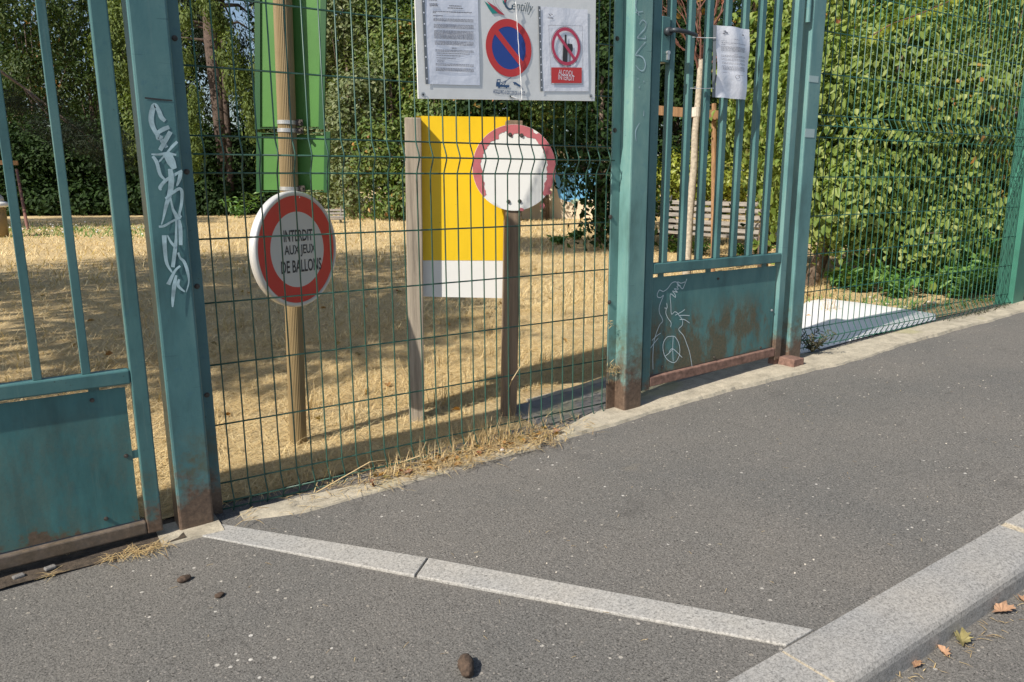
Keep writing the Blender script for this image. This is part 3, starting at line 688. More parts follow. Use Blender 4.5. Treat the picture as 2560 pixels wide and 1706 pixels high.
mb = MB(); put_text(mb, 'ALCOOL', B(1012, 1086), B(1230, 1034), Vector((0, BY, 0)), XA, ZA, Vector((0, -1, 0)), .0052, 0, .0)
put_text(mb, 'INTERDIT', B(1008, 1158), B(1245, 1108), Vector((0, BY, 0)), XA, ZA, Vector((0, -1, 0)), .0052, 0, .0); mb.build('lettering', M_PAPER2, A3)
# the no-parking print of the board itself
c = Vector(B(303, 702)); r = .0995
mb = MB(); ring(mb, c, r*.74, r, 64, BO, .0015)
d = Vector((.73, -.68)).normalized(); nn = Vector((-d.y, d.x)); hw = r*.105
mb.add([BO(c+(-d*(r*.78)-nn*hw), .0019), BO(c+(d*(r*.78)-nn*hw), .0019), BO(c+(d*(r*.78)+nn*hw), .0019), BO(c+(-d*(r*.78)+nn*hw), .0019)], [(0, 1, 2, 3)])
mb.build('red_ring', M_REDP, BN)
mb = MB(); disc(mb, c, r*.745, BO, .0011, 64); mb.build('blue_disc', M_BLUE, BN)
mb = MB()
def bq(m, pts, lift=.0015): m.add([BO(B(*p), lift) for p in pts], [tuple(range(len(pts)))])
bq(mb, [(118,1195),(170,1195),(175,1235),(308,1240),(305,1272),(112,1260)]); bq(mb, [(128,1155),(178,1152),(178,1197),(168,1197),(168,1165),(138,1167),(135,1197),(122,1197)], .0017)
bq(mb, [(175,1238),(330,1120),(334,1126),(190,1240)], .0018); bq(mb, [(225,1238),(262,1170),(268,1174),(236,1240)], .0019); bq(mb, [(180,1205),(262,1168),(262,1174),(184,1212)], .002)
for q in ((157, 1270), (263, 1272)): disc(mb, Vector(B(*q)), .0034, BO, .0022, 16)
bq(mb, [(355,1192),(400,1196),(440,1225),(480,1245),(490,1262),(484,1275),(430,1250),(395,1225),(362,1208)])
for q in ((382, 1225), (478, 1280)): disc(mb, Vector(B(*q)), .0028, BO, .0022, 12)
put_text(mb, 'ARTICLE R417-10 DU CODE DE LA ROUTE', B(72, 1360), B(540, 1334), Vector((0, BY, 0)), XA, ZA, Vector((0, -1, 0)), .0015, 0, .01)
mb.build('tow_truck_print', simple('tow_blue', (.04, .10, .22), .5), BN)
mb = MB(); put_text(mb, 'entilly', B(345, 188), B(655, 50), Vector((0, BY, 0)), XA, ZA, Vector((0, -1, 0)), .0015, .35, 0)
mb.build('town_name', simple('name_grey', (.16, .20, .22), .5), BN)
mb = MB()
gl = [(360,-15),(320,-50),(270,-20),(245,40),(265,105),(310,135),(345,125),(350,75)]
ribbon(mb, [B(*p) for p in gl], [.004,.006,.008,.010,.008,.006,.005,.006], Vector((0, BY-.0017, 0)), XA, ZA); mb.build('town_initial', simple('name_navy', (.05, .10, .16), .5), BN)
mb = MB(); bq(mb, [(-55,20),(0,60),(190,190),(60,205),(0,120)]); bq(mb, [(205,0),(235,20),(245,90),(215,50)]); mb.build('teal_ribbon', M_TEALPR, BN)
mb = MB(); bq(mb, [(-20,20),(120,110),(245,228),(150,200),(50,110)], .0019); bq(mb, [(225,-20),(262,-20),(258,20),(240,50)], .0019); mb.build('red_ribbon', simple('ribbon_red', (.50, .07, .09), .5), BN)
mb = MB()
for s in ([(60,-40),(80,40),(120,110),(180,170)], [(110,-60),(110,30),(150,110),(200,170)]): ribbon(mb, [B(*p) for p in s], [.0008]*4, Vector((0, BY-.002, 0)), XA, ZA)
mb.build('thin_arcs', M_GREYINK, BN)
for px in ((1057.6, 237), (1276.6, 242), (1476.7, 241)):
    q = bp(*px); mb = MB(); ring(mb, q, .004, .0085, 20, BO, .0022); mb.build('eyelet', M_STEEL, BN)
    mb = MB(); disc(mb, q, .004, BO, .0012, 12); mb.build('eyelet_hole', M_DARK, BN)
mb = MB(); q = Vector(bp(1277, 242)); e = Vector(bp(1300, 253)); mb.tube([BO(q, .006), BO(q.lerp(e, .5), .010), BO(e, .005)], .0020, 6); mb.build('cord', M_WHTP, BN)
mb = MB(); n = 16
pts = [BO(Vector(bp(1287, 5)).lerp(Vector(bp(1303, 250)), i/n), .005+.002*(i % 2)) for i in range(n+1)]; mb.tube(pts, .0012, 5); mb.build('twine', M_WHTP, BN)

# ------------------------------------------------------------------ notice on the narrow gate
NY = 2.418
q = [(1790, 64), (1873, 74), (1862, 250), (1787, 244)]
t = thing('paper_notice', 'crumpled typed sheet in a clear sleeve tied to the narrow gate bars', 'notice', onY(1787, 244, NY))
n = 14; V = []; Q = [Vector(fp(*p, NY)) for p in q]
for j in range(n+1):
    for i in range(n+1):
        s, u = i/n, j/n; p = (Q[3]*(1-s)+Q[2]*s)*(1-u)+(Q[0]*(1-s)+Q[1]*s)*u
        V.append((p.x+.012*math.sin(u*3.1)*(s), NY-.010*math.sin(s*2.6+.4)-.005*math.sin(s*9+u*4)+.003*math.sin(u*11+s*3), p.y))
MB().add(V, [(j*(n+1)+i, j*(n+1)+i+1, (j+1)*(n+1)+i+1, (j+1)*(n+1)+i) for j in range(n) for i in range(n)]).build('sheet', M_PAPER2, t, smooth=True)
def npos(s, u, l=.0016):
    p = (Q[3]*(1-s)+Q[2]*s)*(1-u)+(Q[0]*(1-s)+Q[1]*s)*u
    return Vector((p.x+.012*math.sin(u*3.1)*s, NY-.010*math.sin(s*2.6+.4)-.005*math.sin(s*9+u*4)+.003*math.sin(u*11+s*3)-l, p.y))
mb = MB()
def nline(u, s0, s1, th=.0045):
    s = s0
    while s < s1:
        e = min(s+rnd.uniform(.02, .07), s1); mb.add([npos(s, u), npos(e, u), npos(e, u+th), npos(s, u+th)], [(0, 1, 2, 3)]); s = e+.012
for u, a, b_ in [(.82,.45,.6),(.795,.15,.28),(.77,.15,.85),(.745,.15,.26)]+[(.72-.014*i,.15,.85) for i in range(5)]+[(.62,.48,.58)]+[(.60-.016*i,.15,.87) for i in range(2)]+[(.55-.016*i,.15,.87) for i in range(2)]+[(.50-.016*i,.15,.87) for i in range(2)]+[(.45-.013*i,.15,.87) for i in range(5)]+[(.355,.15,.38),(.33,.62,.8)]: nline(u, a, b_)
mb.build('printed_lines', M_GREYINK, t)
mb = MB()
for a in range(12):
    t0, t1 = 2*PI*a/12, 2*PI*(a+1)/12
    mb.add([npos(.6+.06*math.cos(t0), .31+.03*math.sin(t0)), npos(.6+.06*math.cos(t1), .31+.03*math.sin(t1)), npos(.6+.05*math.cos(t1), .31+.025*math.sin(t1)), npos(.6+.05*math.cos(t0), .31+.025*math.sin(t0))], [(0, 1, 2, 3)])
for (s, u) in ((.18, .92), (.22, .90), (.16, .89), (.75, .90)): mb.add([npos(s, u), npos(s+.07, u), npos(s+.05, u+.02), npos(s+.01, u+.015)], [(0, 1, 2, 3)])
mb.build('stamp', M_GREYINK, t)
MB().add([(Q[0].x-.016, NY+.001, Q[0].y), (Q[0].x-.001, NY-.004, Q[0].y), (Q[3].x-.001, NY-.004, Q[3].y), (Q[3].x-.016, NY+.001, Q[3].y)], [(0, 1, 2, 3)]).build('punched_strip', M_STRIP, t)
for z in (1.708, 1.50): MB().tube([(2.655, NY-.006, z), (2.60, 2.425, z-.003), (2.53, 2.428, z-.006)], .0014, 5).build('tie', M_WHTP, t)

# ------------------------------------------------------------------ tan pole, green sign backs, ball-games sign
pb = Vector((.905, 2.985, zs(.9))); cdir = Vector((-.53, -.85, 0)).normalized(); cside = Vector((.85, -.53, 0)).normalized()
ptop = onplane(697, -260, pb, cdir)
pv = (ptop-pb)
PO = thing('sign_pole', 'ribbed tan metal pole behind the mesh carrying the round ball games sign', 'pole', pb)
mb = MB(); nn_ = 34
dz = pv.normalized(); rx = dz.orthogonal().normalized(); ry = dz.cross(rx)
V = []
for i in range(13):
    p = pb-dz*.1+(pv+dz*.1)*(i/12)
    for k in range(nn_*2):
        a = PI*k/nn_; rr = .0345 if k % 2 else .0330; V.append(p+(rx*math.cos(a)+ry*math.sin(a))*rr)
K = nn_*2; mb.add(V, [(i*K+k, i*K+(k+1) % K, (i+1)*K+(k+1) % K, (i+1)*K+k) for i in range(12) for k in range(K)]); mb.build('fluted_tube', M_TAN, PO)
def pole_at(y):                                                 # point of the pole axis seen at image height y
    lo, hi = 0., 1.
    for _ in range(40):
        m = (lo+hi)/2; p = pb+pv*m; v = np.array(p)-np.array((0, 0, EYE)); yy = 853-F_PX*(v@UP)/(v@FW)
        if yy > y: lo = m
        else: hi = m
    return pb+pv*lo
cdir = Vector((-.53, -.85, 0)).normalized(); cside = Vector((.85, -.53, 0)).normalized()
for y in (307, 327, 472):
    p = pole_at(y); mb = MB(); mb.tube([p-dz*.007, p+dz*.007], .0368, 32); mb.build('clamp_band', M_STEEL, PO, smooth=False)
    q = p+cside*.048+cdir*-.002; mb = MB(); mb.obox(q, (cside, cdir, ZA), (.012, .007, .011)); mb.obox(q+cside*.004+cdir*.014, (cside, cdir, ZA), (.004, .008, .004)); mb.build('clamp_bolt', M_BOLT, PO)
gn = Vector((-.66, -.75, 0)).normalized(); gu = Vector((.75, -.66, 0)).normalized()
def gpanel(label, pxs, Z, top_z=None):
    (xl, yt), (xr, yb_) = pxs
    o = pole_at(max((yt+yb_)/2, 0))-cdir*Z; nrm = gn
    P = [onplane(x, y, o, nrm) for x, y in ((xl, yb_), (xr, yb_), (xr, yt), (xl, yt))]
    w_ = gu; W2 = (P[1]-P[0]).length
    t = thing('green_sign', label, 'sign', P[0], 'green sign backs on the tan pole')
    cen = (P[0]+P[1]+P[2]+P[3])/4; hx = (P[1]-P[0]).length/2; hz = (P[3]-P[0]).length/2; vz = (P[3]-P[0]).normalized(); ux = (P[1]-P[0]).normalized()
    MB().obox(cen, (ux, nrm, vz), (hx, .0012, hz)).build('sheet', M_GSIGN, t)
    for s in (-1, 1): MB().obox(cen+ux*s*(hx+.0115)+nrm*.003, (ux, nrm, vz), (.0110, .005, hz+.010)).build('side_flange', M_GSIGND, t)
    MB().obox(cen+vz*(hz+.006)+nrm*.004, (ux, nrm, vz), (hx-.0005, .006, .0015)).build('top_flange', M_GSIGND, t)
    MB().obox(cen-vz*(hz+.006)+nrm*.004, (ux, nrm, vz), (hx-.0005, .006, .0015)).build('bottom_flange', M_GSIGND, t)
    return t
gpanel('upper green sheet metal sign back rising out of frame behind the tan pole', ((655, -230), (800, 316)), .039)
gpanel('lower green sheet metal sign back just above the round ball games sign', ((657, 338), (811, 475)), .039)
# ball games sign
sc_ = onplane(745, 624.5, pole_at(624)+cdir*.075, cdir); sa = math.radians(-61); sn = Vector((math.cos(sa), math.sin(sa), .0)); su = Vector((-sn.y, sn.x, 0)); sz = Vector((0, 0, 1))
tilt = math.radians(-1.0); su, sz = su*math.cos(tilt)+sz*math.sin(tilt), sz*math.cos(tilt)-su*math.sin(tilt)
SG = thing('round_sign', 'round red and white ball games ban sign on the tan pole', 'sign', sc_-ZA*.22)
SR = 143.0*float(np.dot(np.array(sc_)-np.array((0, 0, EYE)), FW))/F_PX
def SO(p, lift): return sc_+su*p[0]+sz*p[1]+sn*lift
mb = MB(); mb.tube([sc_-sn*.026, sc_-sn*.001], [SR-.002, SR-.002], 64); mb.build('backing', M_ALU, SG)
mb = MB(); prof = [(SR, -.028), (SR+.002, -.014), (SR, .001), (SR-.006, .004), (SR-.011, .0025)]; V = []; n = 72
for k in range(n):
    a = 2*PI*k/n
    for r_, l_ in prof: V.append(SO((r_*math.cos(a), r_*math.sin(a)), l_))
m_ = len(prof); mb.add(V, [(k*m_+j, ((k+1) % n)*m_+j, ((k+1) % n)*m_+j+1, k*m_+j+1) for k in range(n) for j in range(m_-1)]); mb.build('rim', M_ALU, SG, smooth=True)
mb = MB(); ring(mb, (0, 0), SR*.93, SR*.955, 64, SO, .0005); mb.build('grey_border', M_SWHT, SG)
mb = MB(); ring(mb, (0, 0), SR*.655, SR*.93, 64, SO, .0008); mb.build('red_ring', M_RED, SG)
mb = MB(); disc(mb, (0, 0), SR*.655, SO, .0008, 64); mb.build('white_field', M_SWHT, SG)
mb = MB()
for s, u0, u1, v0, v1 in (('INTERDIT', -.335, .375, .145, .345), ('AUX JEUX', -.335, .44, -.125, .085), ('DE BALLONS', -.43, .575, -.395, -.175)):
    put_text(mb, s, (u0*SR, v0*SR), (u1*SR, v1*SR), sc_, su, sz, sn, .0016, 0, .018)
mb.build('lettering', M_INK, SG)
mb = MB(); disc(mb, (.02, SR*.9), .003, SO, .002, 8); mb.build('rivet', M_WHTP, SG)

# ------------------------------------------------------------------ wooden posts, yellow board, faded round sign
bn = Vector((-.43, -.90, 0)).normalized(); bu = Vector((.90, -.43, 0)).normalized()
def leanpost(label, top, bot, w_, dep, mat, Zt):
    o = depth(*bot, Zt); P0 = onplane(bot[0], bot[1], o, bn); P1 = onplane(top[0], top[1], o, bn)
    v = (P1-P0); t = thing('wooden_post', label, 'post', P0, 'wooden posts of the yellow board')
    cen = (P0+P1)/2-v.normalized()*.06; d_ = v.normalized(); a_ = (bu-d_*bu.dot(d_)).normalized(); n_ = a_.cross(d_)
    MB().obox(cen, (a_, n_, d_), (w_/2, dep/2, v.length/2+.06)).build('timber', mat, t, bevel=.004); return t, P0, P1
leanpost('grey weathered wooden post at the left edge of the yellow board', (1032, 296), (1042, 1050), .068, .075, M_WOOD, 3.40)
wp, w0, w1 = leanpost('brown weathered wooden post behind the faded round sign', (1285, 303), (1271, 1030), .066, .07, M_WOODB, 3.42)
bo = onplane(1155, 520, w0-bn*.052, bn)
YB = thing('yellow_board', 'yellow board with white lower band between two wooden posts', 'board', onplane(1155, 748, bo, bn))
def YO(x, y, l=0): return onplane(x, y, bo, bn)+bn*l
def plate(pts, thick, mat, name, par, l=0):
    P = [YO(*p, l) for p in pts]; MB().prism(P, -bn*thick).build(name, mat, par)
plate([(1018, 651), (1272, 652), (1274, 293), (1038, 290)][::1], .006, M_YEL, 'yellow_sheet', YB)
plate([(1018, 741), (1262, 746), (1268, 653), (1018, 651.5)], .007, M_WHT, 'white_sheet', YB)
so_ = onplane(1286, 420.5, w0+bn*.042, bn); RS = 108.5*float(np.dot(np.array(so_)-np.array((0, 0, EYE)), FW))/F_PX
S2 = thing('round_sign', 'round white sign with peeling faded red ring beside the yellow board', 'sign', so_-ZA*RS)
s2u = bu; s2n = bn
def S2O(p, l): return so_+s2u*p[0]+ZA*p[1]+s2n*l
mb = MB(); mb.tube([so_-s2n*.003, so_], [RS*.97, RS*.97], 64); mb.build('disc_plate', M_WHT, S2)
mb = MB(); n = 110; r2 = random.Random(5); V = []; a0, a1 = math.radians(-42), math.radians(222); k1 = 0
inner = []
for i in range(n+1):
    a = a0+(a1-a0)*i/n; k1 = k1*.7+r2.uniform(-.02, .02)
    inn = .80+k1
    if abs(math.degrees(a)-96) < 6: inn -= .10*(1-abs(math.degrees(a)-96)/6)
    if 100 < math.degrees(a) < 118: inn += .06
    if a < math.radians(-30): inn += .10*(math.radians(-30)-a)/math.radians(12)
    if a > math.radians(205): inn += .12*(a-math.radians(205))/math.radians(17)
    out = .995 if not (55 < math.degrees(a) < 62) else .94
    V += [S2O((RS*.97*inn*math.cos(a), RS*.97*inn*math.sin(a)), .0012), S2O((RS*.97*out*math.cos(a), RS*.97*out*math.sin(a)), .0012)]
mb.add(V, [(2*i, 2*i+1, 2*i+3, 2*i+2) for i in range(n)])
for cx0, cy0, rr in ((.12, -.155, .012), (.145, -.10, .013), (.03, -.172, .010)):
    mb.poly([S2O((cx0+rr*r2.uniform(.5, 1.2)*math.cos(a), cy0+rr*r2.uniform(.5, 1.2)*math.sin(a)), .0014) for a in [2*PI*i/9 for i in range(9)]])
mb.build('faded_ring', M_PNK, S2)
for px in ((1275, 337), (1303.7, 339), (1271, 504.5), (1299, 503.5)):
    p = onplane(px[0], px[1], so_, s2n); mb = MB(); bolt(mb, *p, .006, s2n); mb.build('bolt', M_BOLT, S2)

# ------------------------------------------------------------------ vegetation
def leaves(cen, nrm, L, W, rs, droop=0, hexa=False, fold=.25):
    """cen Nx3, nrm Nx3 outward; returns verts, faces"""
    n = len(cen)
    rv = rs.normal(size=(n, 3)); nn = nrm+rv*.55; nn /= np.linalg.norm(nn, axis=1, keepdims=True)
    t = rs.normal(size=(n, 3)); t[:, 2] -= droop; t -= nn*(t*nn).sum(1, keepdims=True); t /= np.linalg.norm(t, axis=1, keepdims=True)
    b = np.cross(nn, t); L = L*rs.uniform(.7, 1.25, (n, 1)); W = W*rs.uniform(.75, 1.2, (n, 1))
    if not hexa:
        V = np.stack([cen-t*L/2, cen+b*W/2+nn*W*fold-t*L*.05, cen+t*L/2, cen-b*W/2+nn*W*fold-t*L*.05], 1).reshape(-1, 3)
        i = np.arange(n)[:, None]*4; Fc = np.concatenate([i+np.array([[0, 1, 2]]), i+np.array([[0, 2, 3]])], 1).reshape(-1, 3)
        return V, Fc
    V = np.stack([cen-t*L/2, cen-t*L*.2+b*W*.5+nn*W*fold, cen+t*L*.15+b*W*.40+nn*W*fold, cen+t*L/2-nn*L*.08, cen+t*L*.15-b*W*.40+nn*W*fold, cen-t*L*.2-b*W*.5+nn*W*fold], 1).reshape(-1, 3)
    i = np.arange(n)[:, None]*6; Fc = np.concatenate([i+np.array([[0, 1, 2, 3]]), i+np.array([[0, 3, 4, 5]])], 1).reshape(-1, 4)
    return V, Fc
def clumps(blobs, ncl, per, sig, rs, flat=1.0):
    vol = np.array([b[3]*b[4]+b[3]*b[5] for b in blobs]); pr_ = vol/vol.sum()
    cs, ns = [], []
    idx = rs.choice(len(blobs), ncl, p=pr_)
    Bm = np.array(blobs)[idx]; d = rs.normal(size=(ncl, 3)); d /= np.linalg.norm(d, axis=1, keepdims=True)
    rad = rs.uniform(.55, 1.0, (ncl, 1))**.5*rs.uniform(.92, 1.08, (ncl, 1)); cc0 = Bm[:, :3]+d*Bm[:, 3:6]*rad
    k = rs.poisson(per, ncl).clip(3); rep = np.repeat(np.arange(ncl), k)
    off = rs.normal(size=(len(rep), 3))*sig; off[:, 2] *= flat
    P = cc0[rep]+off; nr = d[rep]*.8+off/sig*.35+np.array([0, 0, .35]); return P, nr
def plant(name, label, cat, base, blobs, mat, ncl, per, sig, L, W, seed, droop=0, hexa=False, trunk=None, tmat=None, group=None, extra=None, part='crown', limbs=4):
    t = thing(name, label, cat, base, group); rs = np.random.RandomState(seed); r_ = random.Random(seed)
    P, nr = clumps(blobs, ncl, per, sig, rs); ok = P[:, 2] > base[2]+.02; P = P[ok]; nr = nr[ok]
    V, Fc = leaves(P, nr, L, W, rs, droop, hexa); bulk(part, V, Fc, mat, t)
    if extra:
        mat2, frac = extra; m = rs.rand(len(P)) < frac*2
        cl = (np.sin(P[:, 0]*2.3+seed)+np.sin(P[:, 2]*3.1+P[:, 1])) > .6; P2 = P[m & cl]+rs.normal(size=((m & cl).sum(), 3))*.03
        if len(P2) > 3: V, Fc = leaves(P2, nr[m & cl], L, W, rs, droop, hexa); bulk('turning_leaves', V, Fc, mat2, t)
    mb = MB(); h = max(b[2] for b in blobs)-base[2]; tr = trunk or .03*h/2+.02
    top = Vector((np.mean([b[0] for b in blobs]), np.mean([b[1] for b in blobs]), base[2]+h*.75))
    b0 = Vector(base); P_ = [b0-ZA*.1, b0.lerp(top, .25)+Vector((r_.uniform(-.05, .05), r_.uniform(-.05, .05), 0))*h*.3, b0.lerp(top, .6), top]
    mb.tube(P_, [tr*1.25, tr, tr*.7, tr*.25], 10)
    for b_ in blobs[:limbs*3]:
        s = b0.lerp(top, r_.uniform(.15, .6)); e_ = Vector(b_[:3]); mb.tube([s, s.lerp(e_, .5)+Vector((0, 0, .1*h*r_.random())), e_], [tr*.5, tr*.32, tr*.1], 6)
        for q_ in range(limbs):
            e2 = e_+Vector((r_.uniform(-1, 1)*b_[3], r_.uniform(-1, 1)*b_[4], r_.uniform(-.6, .9)*b_[5]))*.8; mb.tube([s.lerp(e_, .6), s.lerp(e2, .7), e2], [tr*.25, tr*.15, tr*.05], 5)
    mb.build('trunk' if cat == 'tree' else 'stems', tmat or M_BARK, t, smooth=True); return t
def B3(px, y, Z, rx, rz, ry=None):                              # a blob centred where (px,y) is seen at depth Z
    p = depth(px, y, Z); return (p.x, p.y, p.z, rx, ry or rx, rz)
def gz(x, y): return zp(x, y) if y > 2.5 else zs(x)
def base_of(bl):
    x = np.mean([b[0] for b in bl]); y = np.mean([b[1] for b in bl]); return (float(x), float(y), gz(x, y))

# right hedge just behind the right mesh: leafy drooping shrubs
hb = [B3(2075, 250, 6.3, .42, .5, .45), B3(2190, 420, 6.2, .5, .5, .45), B3(2120, 520, 6.0, .34, .3, .30), B3(2320, 545, 6.3, .42, .40, .36), B3(2350, 330, 6.5, .55, .5, .5), B3(2230, 180, 6.7, .55, .45, .5), B3(2450, 500, 6.6, .45, .5, .4), B3(2330, 610, 5.9, .18, .16, .18), B3(2460, 600, 6.3, .3, .25, .3), B3(2070, 420, 6.4, .4, .5, .4), B3(2040, 60, 7.4, .3, .3, .4)]
plant('leafy_shrub', 'drooping yellow green shrub pressed close behind the right mesh fence', 'shrub', (5.6, 3.95, .22), hb, M_LGREEN, 540, 66, .12, .066, .040, 11, droop=2.4, hexa=True, part='foliage', extra=(M_LAUT, .02), limbs=6)
hb2 = [B3(2380, 60, 7.2, .6, .5), B3(2500, 180, 7.3, .6, .5), B3(2560, 350, 7.4, .6, .5), B3(2640, 600, 7.4, .7, .6), B3(2680, 150, 8, 1.0, .8), B3(2540, 540, 7.3, .4, .4), B3(2450, -80, 7.6, .8, .6), B3(2900, 400, 8, 1.2, 1.2)]
plant('leafy_shrub', 'fine leaved green shrub at the top right behind the mesh', 'shrub', (7.2, 3.6, .25), hb2, M_LGREEN, 620, 60, .14, .062, .022, 12, droop=1.5, hexa=True, part='foliage')
hb3 = [B3(1915, 180, 7.6, .26, .5), B3(1968, 390, 7.3, .16, .5), B3(1900, 310, 8.2, .22, .26), B3(1972, 540, 7.0, .12, .35), B3(1975, 300, 7.2, .3, .6), B3(1860, 330, 8.6, .2, .2)]
plant('leafy_shrub', 'big leaved green shrub seen through the right half of the narrow gate', 'shrub', base_of(hb3), hb3, M_LGREEN, 150, 50, .12, .085, .05, 13, droop=2.0, hexa=True, part='foliage')
hb4 = [B3(2080, 300, 9.0, .9, 1.3), B3(2350, 350, 9.0, 1.2, 1.4), B3(2650, 400, 9.2, 1.4, 1.4), B3(2200, 0, 10, 1.5, 1.2), B3(2600, 0, 10, 1.6, 1.2), B3(2250, 600, 8.2, .8, .45), B3(2500, 560, 8.2, .9, .5)]
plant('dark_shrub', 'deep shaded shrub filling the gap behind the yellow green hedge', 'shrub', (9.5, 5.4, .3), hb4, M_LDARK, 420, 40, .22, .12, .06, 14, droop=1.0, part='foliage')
# frond rising across the right mesh
def frond(mb_pts, n, L, W, seed, droop=1.5):
    rs = np.random.RandomState(seed); P = [Vector(p) for p in mb_pts]; cs = []; ts = []
    for i in range(n):
        u = i/(n-1)*(len(P)-1); k = min(int(u), len(P)-2); p = P[k].lerp(P[k+1], u-k); tt = (P[k+1]-P[k]).normalized()
        side = tt.cross(ZA).normalized()
        for s in (-1, 1): cs.append(p+side*s*L*.3-ZA*L*.3); ts.append((0, -1, .6))
    return leaves(np.array(cs), np.array(ts), L, W, rs, droop, True)
fr = thing('tree_branch', 'long yellow green leafy frond slanting across the top of the right mesh', 'branch', (4.6, 3.35, 1.9))
pts = [onY(2170, 95, 3.35), onY(2230, 60, 3.35), onY(2300, 35, 3.3), onY(2370, 5, 3.3), onY(2430, -40, 3.3)]
V, Fc = frond(pts, 44, .075, .036, 3); bulk('leaflets', V, Fc, M_LYEL, fr); MB().tube(pts, .005, 6).build('stalk', M_TWIG, fr)
# laurel and dark bushes behind the narrow gate
bl = [B3(1600, 60, 14, 1.6, 1.2), B3(1640, 260, 13.5, 1.2, 1.0), B3(1700, 330, 13, 1.3, .9), B3(1580, 420, 14, 1.0, .9), B3(1800, 250, 13, 1.2, 1.5), B3(1850, 60, 14, 1.6, 1.3)]
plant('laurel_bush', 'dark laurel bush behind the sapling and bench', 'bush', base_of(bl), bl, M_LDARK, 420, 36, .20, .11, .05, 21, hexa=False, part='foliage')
bl = [B3(1720, 440, 12, .55, .38), B3(1790, 450, 12, .5, .36), B3(1850, 455, 12, .45, .36), B3(1680, 470, 12, .3, .3)]
plant('yellow_bush', 'low bright yellow green bush right behind the slatted bench', 'bush', base_of(bl), bl, M_LYEL, 110, 38, .12, .09, .05, 22, part='foliage')
bl = [B3(1560, 150, 13, 1.0, 1.0), B3(1515, 330, 12.5, .5, .5), B3(1550, 440, 12, .42, .6), B3(1560, 540, 11.5, .35, .3), B3(1450, 120, 15, 1.2, 1.2), B3(1455, 425, 12, .30, .16), B3(1425, 360, 12.2, .45, .22), B3(1520, 500, 11.8, .2, .25)]
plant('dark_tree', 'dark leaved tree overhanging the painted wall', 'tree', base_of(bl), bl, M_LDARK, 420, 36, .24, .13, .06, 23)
# shrub row across the back of the lawn
rows = [(870, [B3(860, 60, 24, 1.3, 1.3), B3(900, 250, 23, 1.1, 1.0), B3(850, 330, 22.5, .7, .8), B3(880, 460, 22.5, .8, .9)], M_LOLIVE, 'olive green shrub at the back right of the green sign backs', None, 31),
        (960, [B3(960, 100, 24, 1.2, 1.2), B3(1000, 200, 23.5, 1.1, 1.0), B3(960, 400, 22, .9, 1.0), B3(1000, 520, 21.5, .7, .5)], M_LMID, 'mid green shrub at the back left of the yellow board', (M_LAUT, .025), 32),
        (1090, [B3(1080, 150, 23, 1.3, 1.4), B3(1120, 330, 22, 1.2, 1.1), B3(1060, 470, 21.5, .9, .8)], M_LMID, 'shrub with reddish leaves rising behind the yellow board', (M_LAUT, .07), 33),
        (1240, [B3(1230, 120, 22, 1.4, 1.4), B3(1240, 280, 21, 1.3, .9), B3(1250, 430, 20.5, .7, .8)], M_LDARK, 'dark glossy shrub behind the faded round sign', (M_LAUT, .02), 34),
        (1370, [B3(1370, 100, 20, 1.3, 1.3), B3(1400, 250, 21, 1.2, .6), B3(1330, 330, 21, .5, .6)], M_LMID, 'green shrub just left of the painted wall', None, 35),
        (760, [B3(740, 120, 27, 1.3, 1.6), B3(760, 330, 26, 1.0, 1.2), B3(800, 470, 25, .8, .8)], M_LOLIVE, 'pale olive shrub hidden behind the green sign backs', None, 36)]
for x, bl, m, lab, ex, sd_ in rows:
    plant('background_shrub', lab, 'shrub', base_of(bl), bl, m, 165, 72, .25, .16, .085, sd_, extra=ex, group='shrubs along the back of the lawn', part='foliage')
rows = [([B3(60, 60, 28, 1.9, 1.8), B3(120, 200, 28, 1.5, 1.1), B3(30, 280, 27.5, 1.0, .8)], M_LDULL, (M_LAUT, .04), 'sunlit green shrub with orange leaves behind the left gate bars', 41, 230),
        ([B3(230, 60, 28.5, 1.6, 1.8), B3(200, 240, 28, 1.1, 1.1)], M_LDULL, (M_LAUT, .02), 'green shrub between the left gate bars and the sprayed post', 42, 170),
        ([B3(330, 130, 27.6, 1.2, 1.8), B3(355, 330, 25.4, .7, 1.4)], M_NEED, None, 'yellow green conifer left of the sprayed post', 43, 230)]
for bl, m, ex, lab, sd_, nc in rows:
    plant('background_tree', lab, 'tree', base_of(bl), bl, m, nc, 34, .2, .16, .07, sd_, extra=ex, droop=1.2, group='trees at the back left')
# dark hedge base along the left back
for i, (x0, x1, lab) in enumerate(((-60, 120, 'dark hedge stretch behind the litter bin'), (120, 330, 'dark hedge stretch behind the left gate bars'), (330, 520, 'dark hedge stretch behind the sprayed post'), (520, 700, 'dark hedge stretch behind the spruce trunk'))):
    bl = [B3(x0+(x1-x0)*(k+.5)/3, 400+20*(k % 2), 26.5, 1.1, 1.3) for k in range(3)]+[B3(x0+(x1-x0)*(k+.5)/3, 515, 26, 1.0, .55) for k in range(3)]
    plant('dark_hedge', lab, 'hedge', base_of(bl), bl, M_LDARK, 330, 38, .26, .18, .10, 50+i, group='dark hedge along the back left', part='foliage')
# cedar boughs at left
bl = [B3(150, 320, 19, .8, .3), B3(230, 350, 19, .9, .35), B3(80, 260, 19.5, .7, .3), B3(280, 400, 20, .6, .35)]
cb = thing('cedar_bough', 'drooping grey green cedar bough behind the left gate bars', 'branch', depth(60, 200, 19.5)); rs = np.random.RandomState(8)
P, nr = clumps(bl, 110, 40, .16, rs, .5); V, Fc = leaves(P, nr, .16, .02, rs, .3); bulk('needles', V, Fc, M_CEDAR, cb)
mb = MB(); 
for b_ in bl: mb.tube([depth(-40, 150, 19.5), depth(60, 220, 19.5), Vector(b_[:3])], [.05, .03, .01], 6)
mb.build('limb', M_BARK, cb)
